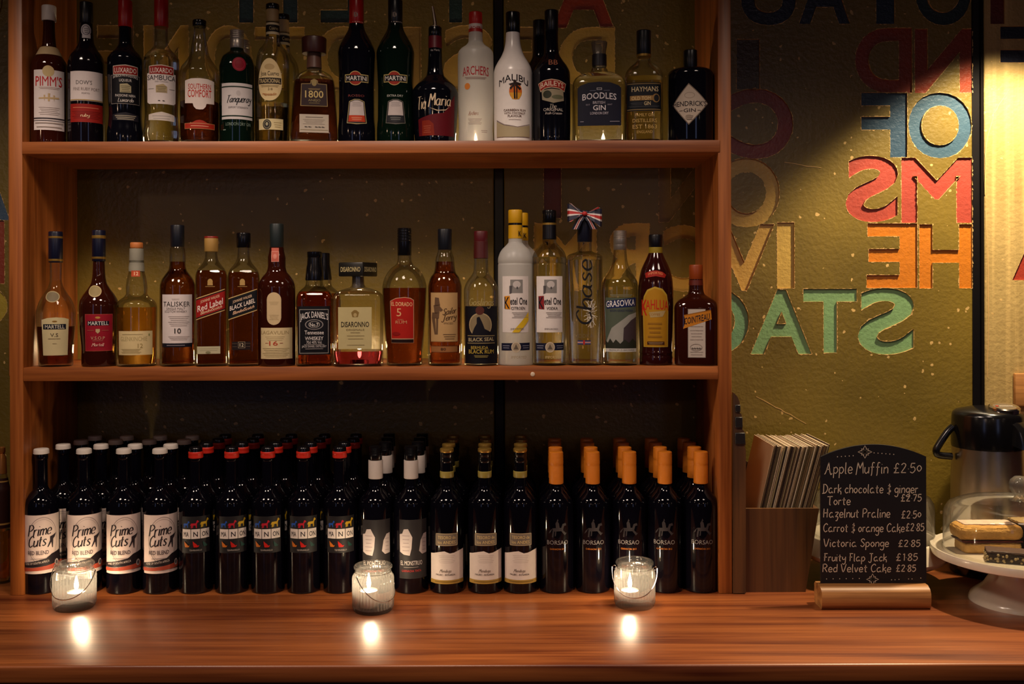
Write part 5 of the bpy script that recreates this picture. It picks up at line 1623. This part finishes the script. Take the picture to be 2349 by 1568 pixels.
for cx, Y, lab, ha, hang, dx, dyy, flame, ch in ((171, -0.082, 'glass candle jar with wire handle, in front of the white scroll labels', -0.12, 0.65, 0.004, 0.0, 0.030, 0.016),
                                           (856, -0.105, 'ribbed glass candle jar in front of the white-sleeved wine bottles', 0.9, 0.6, -0.009, 0.0, 0.032, 0.034),
                                           (1456, -0.080, 'ribbed glass candle jar in front of the orange-capped wine bottles', -0.16, 0.65, -0.010, 0.0, 0.030, 0.016)):
    X = jar(cx, Y, lab, ha, hang, thick=ch > .02)
    tealight((X + dx, Y + dyy, ZC + 0.0172 if ch < .02 else ZC + 0.0075), 'burning ' + ('tall votive' if ch > .02 else 'tealight') + ' inside the ' + {171: 'left', 856: 'middle', 1456: 'right'}[cx] + ' candle jar', 1.6, ch, group='candles inside the jars', flame=flame)

# ------------------------------------------------------------------ cards in their wooden holder
Yh0, Yh1 = 0.010, 0.215
xl, xr, xrt = P(1692, 1360, Yh0).x, P(1848, 1360, Yh0).x, P(1879, 1166, Yh0).x
zt = P(1780, 1166, Yh0).z - ZC
o = thing('card_holder', 'dark wooden open-topped holder full of menu cards beside the shelf unit', 'holder', (0, 0, ZC))
tk = 0.009


def quadbox(mb, pts_f, y0, y1, m):
    """prism of a front outline (x, z) between y0 and y1"""
    n = len(pts_f)
    vs = [(x, y0, z) for x, z in pts_f] + [(x, y1, z) for x, z in pts_f]
    fs = [list(range(n)), list(range(2 * n - 1, n - 1, -1))] + [[i, i + n, (i + 1) % n + n, (i + 1) % n] for i in range(n)]
    mb.add(vs, fs, m)


mb = MB()
quadbox(mb, [(xl, 0), (xr, 0), (xrt, zt), (xl, zt)], Yh0, Yh0 + tk, DARKWOOD)
mb.build('front_board', o)
mb = MB()
quadbox(mb, [(xl + .001, 0.0), (xl + tk, 0), (xl + tk, zt), (xl + .001, zt)], Yh0 + tk, Yh1 - tk, DARKWOOD)
mb.build('side_board', o)
mb = MB()
quadbox(mb, [(xr - tk, 0), (xr, 0), (xrt, zt), (xrt - tk, zt)], Yh0 + tk, Yh1 - tk, DARKWOOD)
mb.build('side_board', o)
mb = MB()
quadbox(mb, [(xl + tk, 0), (xr - tk, 0), (xr - tk, 0.008), (xl + tk, 0.008)], Yh0 + tk, Yh1 - tk, DARKWOOD)
mb.build('bottom_board', o)
mb = MB()
zb_ = zt + 0.10
quadbox(mb, [(xl, 0), (xr, 0), (xrt, zt), (xrt, zt + 0.02), (xl, zb_)], Yh1 - tk, Yh1, DARKWOOD)
mb.build('back_board', o)
# stepped upright slat with notches on the left edge
st = [(1682, 1360), (1711, 1360), (1711, 1032), (1708, 1022), (1711, 1020), (1708, 990), (1703, 984), (1704, 976), (1701, 950), (1697, 946), (1697, 922), (1692, 910), (1685, 902), (1682, 900)]
pp = [P(a, b, -0.004) for a, b in st]
mb = MB()
quadbox(mb, [(p.x, max(0, p.z - ZC)) for p in pp], -0.004, 0.0085, DARKWOOD)
for y0, y1, x1 in ((928, 944, 1698), (956, 980, 1703), (992, 1018, 1709)):
    a, b = P(1686, y1, -0.005), P(x1, y0, -0.005)
    mb.bbox(a.x, b.x, -0.008, -0.0035, a.z - ZC, b.z - ZC, mat('120a08', 0.5), 0.001, 1)
sl = mb.build('stepped_slat', o)
CARD = [mat(c, 0.5) for c in ('cbb394', 'b89e7c', 'd6c4a8', '5c4634', '7c6244', '3c2c22', '8c7c58', 'a48a6a', '6c5a40')]
CTOP = mat('d8c0a0', 0.6)
NC = 44
bx0, bx1 = xl + tk + 0.002, xr - tk - 0.022
for k in range(NC):
    f_ = k / (NC - 1)
    xb = bx0 + (bx1 - bx0) * f_
    ang = 0.36 - 0.16 * f_ + random.uniform(-.006, .006)
    hgt = 0.334 + random.uniform(-.003, .003) - 0.006 * sin(f_ * 9)
    xtp = P(1776, 1013, 0.02).x + (P(1903, 1021, 0.02).x - P(1776, 1013, 0.02).x) * f_ + random.uniform(-.0004, .0004)
    ztp = P(1776, 1013, 0.02).z - ZC - 0.012 + random.uniform(-.0025, .0025) + 0.006 * abs(f_ - .4)
    dth = 0.0011
    zb0 = 0.009
    mb = MB()
    y0, y1 = 0.021 + random.uniform(0, .002), 0.196 + random.uniform(-.004, .004)
    c = random.choice(CARD)
    if k == 0:
        c = CARD[7]
    vs = []
    for yy in (y0, y1):
        vs += [(xb, yy, zb0), (xb + dth, yy, zb0), (xtp + dth, yy, ztp), (xtp, yy, ztp)]
    mb.add(vs, [[0, 1, 2, 3], [0, 3, 7, 4], [1, 5, 6, 2], [7, 6, 5, 4], [0, 4, 5, 1]], c)
    mb.add([vs[3], vs[2], vs[6], vs[7]], [[0, 1, 2, 3]], CTOP)
    ob = mb.build('menu_card', None, 30, (0, 0, ZC))
    tag(ob, 'leftmost tan card in the wooden holder, its face showing' if k == 0 else ('pale last card at the right end of the wooden holder' if k == NC - 1 else 'one of the thin cards packed upright in the wooden holder'), 'card', 'menu cards in the wooden holder')

# ------------------------------------------------------------------ chalkboard
Yc = -0.082
o = thing('chalkboard_sign', 'small arched black chalkboard menu in a wooden block stand', 'sign', (0, 0, ZC))
SLATE = mat('0c0a0e', 0.55, var=0.25, bscale=60)
CHALK = mat('d0c0a8', 0.8)
mb = MB()
L_, R_ = P(1883, 1200, Yc).x, P(2125, 1200, Yc).x
zs, ztop, zbot = P(2004, 1047, Yc).z - ZC, P(2004, 1019, Yc).z - ZC, P(2004, 1346, Yc).z - ZC
arc = [(R_ + (L_ - R_) * k / 24, zs + (ztop - zs) * (1 - (2 * k / 24 - 1) ** 2)) for k in range(25)]
quadbox(mb, [(L_, zbot - 0.012), (R_, zbot - 0.012)] + arc, Yc, Yc + 0.006, SLATE)


def chalk(vs, fs):
    mb.add([(x, Yc - 0.0004, z) for x, z in vs], fs, CHALK)


def chalk_text(s, x0, x1, yb, h, th=1.9):
    v, f = stroke_text(s, x1 - x0, h, th, 0.06, 0.9)
    out = []
    for x, y in v:
        p = P((x0 + x1) / 2 + x, yb - y, Yc)
        out.append((p.x, p.z - ZC))
    chalk(out, f)


for s, x0, x1, yb, h in (('Apple Muffin', 1893, 2036, 1085, 25), ('$2.50', 2049, 2113, 1084, 22), ('Dark chocolate & ginger', 1887, 2105, 1130, 20), ('Torte', 1897, 1950, 1157, 19), ('$2.75', 2066, 2113, 1149, 16),
                         ('Hazelnut Praline', 1888, 2041, 1186, 20), ('$2.50', 2067, 2112, 1188, 17), ('Carrot & orange Cake', 1888, 2074, 1219, 19), ('$2.85', 2077, 2119, 1217, 17), ('Victoria Sponge', 1889, 2038, 1253, 18), ('$2.85', 2060, 2110, 1253, 15),
                         ('Fruity Flap Jack', 1889, 2033, 1286, 17), ('$1.85', 2055, 2104, 1285, 16), ('Red Velvet Cake', 1886, 2043, 1311, 18), ('$2.85', 2055, 2100, 1310, 15)):
    chalk_text(s, x0, x1, yb, h)
for cx, cy, r in ((1984, 1036, 16), (2001.5, 1328, 14)):
    for k in range(8):
        a = 2 * pi * k / 8
        l = 1.0 if k % 2 == 0 else .72
        pts = [(0, 0), (.55, .22), (1, 0), (.55, -.22), (0, 0)]
        p2 = [P(cx + (x * cos(a) - y * sin(a)) * r * l, cy - (x * sin(a) + y * cos(a)) * r * l * .9, Yc) for x, y in pts]
        chalk(*ribbon([(p.x, p.z - ZC) for p in p2], 0.0014))
for cx, cy in [(1921 + 9 * k, 1047 - .6 * k) for k in range(5)] + [(2005 + 9 * k, 1038 + .7 * k) for k in range(6)] + [(1896 + 15 * k, 1327 - .2 * k) for k in range(6)] + [(2045, 1329), (2053, 1329), (2062, 1328), (2084, 1327), (2092, 1327), (2112, 1325)]:
    p = P(cx, cy, Yc)
    chalk([(p.x + 0.0011 * cos(a), p.z - ZC + 0.0011 * sin(a)) for a in [2 * pi * k / 8 for k in range(8)]], [list(range(8))])
mb.build('slate', o)
mb = MB()
a, b = P(1884, 1398, -0.108).x, P(2134, 1398, -0.108).x
zt_ = 0.046
pr = [(-0.112, 0.004), (-0.108, 0.0), (-0.066, 0.0), (-0.060, 0.006), (-0.060, 0.040), (-0.066, zt_), (-0.0755, zt_), (-0.0755, zt_ - .014), (-0.0822, zt_ - .014), (-0.0822, zt_), (-0.096, zt_), (-0.107, 0.041), (-0.113, 0.034), (-0.114, 0.018)]
n = len(pr)
vs = [(a, y, z) for y, z in pr] + [(b, y, z) for y, z in pr]
mb.add(vs, [list(range(n))[::-1], [i + n for i in range(n)]] + [[i, (i + 1) % n, (i + 1) % n + n, i + n] for i in range(n)], PALEWOOD)
mb.build('wooden_base', o)

# ------------------------------------------------------------------ cake stands
CERAM = mat('d9cbb4', 0.22, coat=0.4)


def cake_stand(name, label, X, Y, rp, zp, rf, foot=True):
    o = thing(name, label, 'cake stand', (X, Y, ZC))
    mb = MB()
    mb.lathe([(rf, 0.0), (rf, 0.004), (rf * .96, 0.012), (rf * .72, zp * .30), (rf * .58, zp * .52), (rf * .56, zp * .74), (rf * .66, zp * .84), (rp * .6, zp * .87)], CERAM, 64, caps=(True, False))
    mb.build('pedestal', o)
    mb = MB()
    mb.lathe([(rp * .55, zp * .865), (rp * .93, zp * .865), (rp * .985, zp * .90), (rp, zp * 1.0), (rp * .99, zp * 1.055), (rp * .965, zp * 1.05), (rp * .94, zp * 1.0), (rp * .3, zp * .985), (0.002, zp * .985)], CERAM, 96)
    mb.build('plate', o)
    return o


def dome(label, X, Y, z, r, h, knob):
    o = thing('glass_dome', label, 'dome', (X, Y, z))
    mb = MB()
    mb.lathe([(r, 0.0), (r, h * .62), (r * .985, h * .75), (r * .93, h * .87), (r * .80, h * .95), (r * .5, h * .995), (r * .12, h)], G['dome'], 80, caps=(False, True))
    mb.lathe([(r + .0012, 0.0), (r + .0018, .003), (r + .0012, .006)], G['dome'], 80, caps=(False, False))
    mb.build('cover', o, 50)
    mb = MB()
    k = knob
    mb.lathe([(k * .9, h + .0003), (k * .55, h + k * .25), (k * .45, h + k * .5), (k * .75, h + k * .85), (k * .98, h + k * 1.3), (k, h + k * 1.6), (k * .85, h + k * 2.1), (k * .45, h + k * 2.45), (k * .05, h + k * 2.5)], thin_glass('knob_glass', (0.8, 0.76, 0.7), 0.4, 0.12, 0.05), 32)
    mb.build('knob', o)
    return o


XS, YS = P(2338, 1390, -0.06).x, -0.062
ZP = 0.106
cake_stand('cake_stand', 'white ceramic pedestal cake stand at the right end of the worktop', XS, YS, 0.177, ZP, 0.100)
dome('clear glass cake dome covering slices on the pedestal stand', XS, YS, ZC + ZP * 1.0 + .0006, 0.150, 0.108, 0.021)
XR, YR = P(2003, 1260, 0.1).x, 0.108
o = thing('cake_stand', 'low white domed-over cake stand mostly hidden behind the chalkboard', 'cake stand', (XR, YR, ZC))
mb = MB()
mb.lathe([(0.095, 0.0), (0.095, 0.005), (0.075, 0.014), (0.062, 0.034), (0.075, 0.0515)], CERAM, 64)
mb.build('pedestal', o)
mb = MB()
mb.lathe([(0.07, 0.0505), (0.148, 0.052), (0.160, 0.060), (0.163, 0.068), (0.159, 0.077), (0.146, 0.102), (0.141, 0.104), (0.136, 0.100), (0.02, 0.098), (0.001, 0.098)], CERAM, 96)
mb.build('dish', o)
dome('clear glass dome mostly hidden behind the chalkboard', XR, YR, ZC + 0.1012, 0.134, 0.105, 0.018)

SP = mat('c8964a', 0.85, bump=0.7, bscale=260, var=0.25)
SP2 = mat('d0a45c', 0.85, bump=1.0, bscale=260, var=0.25)
JAM = mat('5c1c10', 0.4)
ICE = mat('dcc0a8', 0.6, bump=0.6, bscale=160, var=0.3)
ztop_ = ZC + ZP * .985


def lump(mb, x0, x1, y0, y1, z0, z1, m, amp=0.0015, b=0.005, n=16):
    """soft-edged crumbly block"""
    bm = bmesh.new()
    bmesh.ops.create_cube(bm, size=1)
    bmesh.ops.subdivide_edges(bm, edges=list(bm.edges), cuts=n, use_grid_fill=True)
    c = Vector(((x0 + x1) / 2, (y0 + y1) / 2, (z0 + z1) / 2))
    hx, hy, hz_ = (x1 - x0) / 2, (y1 - y0) / 2, (z1 - z0) / 2
    b = min(b, hx * .9, hy * .9, hz_ * .9)
    for v in bm.verts:
        # gather the grid lines towards the edges so the rounding is smooth
        p = Vector([math.copysign(abs(2 * t) ** 0.7, t) * h for t, h in zip(v.co, (hx, hy, hz_))])
        q = Vector((max(-hx + b, min(hx - b, p.x)), max(-hy + b, min(hy - b, p.y)), max(-hz_ + b, min(hz_ - b, p.z))))
        d = p - q
        if d.length > 1e-9:
            p = q + d.normalized() * b
        j = Vector([random.uniform(-amp, amp) for _ in range(3)])
        if p.z < -hz_ + .001:
            j.z = 0
        v.co = c + p + j
    mb.addbm(bm, m)


x0, x1 = P(2189, 1230, -0.05).x, P(2336, 1230, -0.05).x
o = thing('sponge_cake_slice', 'two-layer sponge cake slice with jam and pink-white topping under the dome', 'cake', (0, 0, ztop_), 0)
mb = MB()
lump(mb, x0 + .012, x1 - .004, -0.075, -0.020, 0.0005, 0.024, SP2, amp=.0006, b=.006)
mb.build('lower_sponge', o)
mb = MB()
lump(mb, x0 + .006, x1 - .003, -0.077, -0.019, 0.0242, 0.0275, JAM, .0005, .0014)
mb.build('jam_filling', o)
mb = MB()
lump(mb, x0, x1, -0.080, -0.016, 0.0277, 0.060, SP, amp=.0008, b=.015)
mb.build('upper_sponge', o)
mb = MB()
lump(mb, x0 + .014, x1 - .014, -0.068, -0.027, 0.0590, 0.0622, ICE, .0004, .0014)
mb.build('topping', o)
o = thing('flapjack_slice', 'dark oat slice studded with pale nuts at the front of the plate', 'cake', (P(2325, 1290, -0.15).x, -0.135, ztop_), -0.35)
mb = MB()
lump(mb, -0.045, 0.06, -0.022, 0.022, 0.0005, 0.020, mat('2a1a12', 0.7, bump=.8, bscale=200), .0012, .003)
mb.build('base', o)
mb = MB()
lump(mb, -0.045, 0.06, -0.0225, 0.0225, 0.0195, 0.0245, mat('4c3428', 0.6), .0006, .002)
mb.build('chocolate_layer', o)
mb = MB()
for k in range(46):
    bm = bmesh.new()
    bmesh.ops.create_icosphere(bm, subdivisions=1, radius=0.0026 + random.random() * .0012)
    px_, pz_ = random.uniform(-.045, .058), random.uniform(.003, .0175)
    side = random.random()
    pos = Vector((px_, -0.0222, pz_)) if side < .75 else Vector((-0.0452, random.uniform(-.02, .02), pz_))
    mb.addbm(bm, mat('a08c60', 0.6), lambda p: p + pos)
mb.build('nuts', o)['kind'] = 'stuff'
o = thing('chocolate_cake_slice', 'dark chocolate cake slice cut off by the right photo edge', 'cake', (P(2375, 1250, -0.05).x, -0.05, ztop_), 0.1)
mb = MB()
lump(mb, -0.034, 0.04, -0.045, 0.05, 0.0005, 0.056, mat('1e0e0a', 0.7, bump=.8, bscale=200), .0015, .006)
mb.build('sponge', o)
mb = MB()
lump(mb, -0.033, 0.039, -0.044, 0.049, 0.056, 0.062, mat('a48858', 0.6), .001, .002)
mb.build('icing', o)

# ------------------------------------------------------------------ vacuum flask with pump lid
YA = 0.165
sA = S(YA)
XA = P(2266, 1100, YA).x
rA = 0.0805
hz = lambda y: P(2266, y, YA).z - ZC
o = thing('pump_flask', 'steel pump-action vacuum flask with black lid behind the cake dome', 'flask', (XA, YA, ZC))
mb = MB()
mb.lathe([(rA * 1.02, 0.0), (rA * 1.04, 0.004), (rA * 1.04, 0.02), (rA * 1.0, 0.022)], BLACKP, 64)
mb.build('foot_ring', o)
mb = MB()
mb.lathe([(rA * 1.0, 0.022), (rA * 1.02, 0.03), (rA, hz(1100)), (rA * .97, hz(1023))], STEEL, 96)
mb.build('steel_body', o)
mb = MB()
mb.lathe([(rA * .985, hz(1024)), (rA * .995, hz(1018)), (rA * .99, hz(985)), (rA * .97, hz(952)), (rA * .94, hz(945)), (rA * .86, hz(940)), (rA * .5, hz(933)), (rA * .1, hz(931))], BLACKP, 72)
mb.build('lid', o)
mb = MB()
# beak over the spout, pointing to the front right
d = Vector((0.55, -0.83, 0)).normalized()
s_ = Vector((-d.y, d.x, 0))
rows = []
for t_, wd, z0, z1 in ((0.2, .030, hz(1000), hz(935)), (0.7, .030, hz(1005), hz(944)), (1.0, .028, hz(1012), hz(962)), (1.25, .022, hz(1018), hz(985)), (1.42, .014, hz(1022), hz(1002))):
    c = d * rA * t_
    rows.append([c - s_ * wd + Vector((0, 0, z0)), c + s_ * wd + Vector((0, 0, z0)), c + s_ * wd * .9 + Vector((0, 0, z1 - .006)), c + s_ * wd * .5 + Vector((0, 0, z1)), c - s_ * wd * .5 + Vector((0, 0, z1)), c - s_ * wd * .9 + Vector((0, 0, z1 - .006))])
vs = sum(rows, [])
fs = [[i * 6 + k, i * 6 + (k + 1) % 6, (i + 1) * 6 + (k + 1) % 6, (i + 1) * 6 + k] for i in range(4) for k in range(6)] + [list(range(6))[::-1], [24 + k for k in range(6)]]
mb.add(vs, fs, BLACKP)
mb.build('spout_beak', o, 50)
mb = MB()
c = d * rA * 1.27
mb.lathe([(0.011, hz(1016)), (0.011, hz(1032)), (0.008, hz(1033))], BLACKP, 20, c=(c.x, c.y))
mb.build('nozzle', o)
mb = MB()
c = Vector((0.022, -0.035, 0))
vb = []
for rr_, zz, m in ((0.034, hz(941), None),):
    prf = [(0.034, -0.006), (0.034, 0.003), (0.031, 0.0055), (0.027, 0.0045)]
    mb.lathe(prf, CHROME, 40)
    mb.lathe([(0.027, 0.0044), (0.014, 0.0050), (0.002, 0.0051)], mat('5c5040', 0.35), 40)
    for k in range(7):
        mb.box(-0.012 + .0045 * k, -0.0085 + .0045 * k, -0.002, 0.002, 0.0055, 0.0058, mat('c8bcb0', 0.4))
    mb.box(-0.020, -0.0145, -0.0035, 0.0035, 0.0055, 0.0058, mat('a02018', 0.4))
tilt = 0.16
mb.v = [(x + c.x, y * cos(tilt) - z * sin(tilt) + c.y, y * sin(tilt) + z * cos(tilt) + hz(932)) for x, y, z in mb.v]
mb.build('pump_button', o)
mb = MB()
hp = [P(2186, 978, YA), P(2172, 992, YA), P(2150, 1026, YA), P(2148, 1036, YA), P(2154, 1043, YA), P(2183, 1046, YA)]
pts = [(p.x - XA, p.y - YA, p.z - ZC) for p in hp]
mb.tube(cr_curve([tuple(p) for p in pts], 3), 0.0085, BLACKP, 10)
mb.build('handle', o)

# ------------------------------------------------------------------ things at the photo's edges
# amber bottle on the counter left of the shelf unit
B = Bottle(4, 0.10, ZC, [(1085, 11), (1095, 13), (1110, 16), (1125, 20), (1335, 20)])
o = thing('liqueur_bottle', 'narrow amber bottle with copper stopper left of the shelf unit', 'bottle', (B.X, B.Y, ZC), B.th, None)
B.body(G['clear'], o)
B.liquid(liquid('c8701c'), 1215, o)
B.ring([(1024, 5), (1026, 7.5), (1036, 8), (1040, 6), (1050, 10), (1085, 11.5), (1086, 10)], mat('a86c34', 0.3, metal=.6), o, 'stopper')
B.label([R(-24, 24, 1098, 1212, '2a100a'), R(-24, 24, 1103, 1106, 'a07c40'), R(-24, 24, 1200, 1204, 'a07c40')], o)
a = P(2341, 935, 0.24)
b = P(2440, 858, 0.24)
o = thing('wooden_plaque', 'pale wooden plaque on the wall at the right photo edge', 'plaque', (0, 0, 0))
mb = MB()
mb.bbox(a.x, b.x, YW - 0.014, YW - 0.0002, a.z, b.z, PALEWOOD, 0.003, 2)
mb.build('board', o)
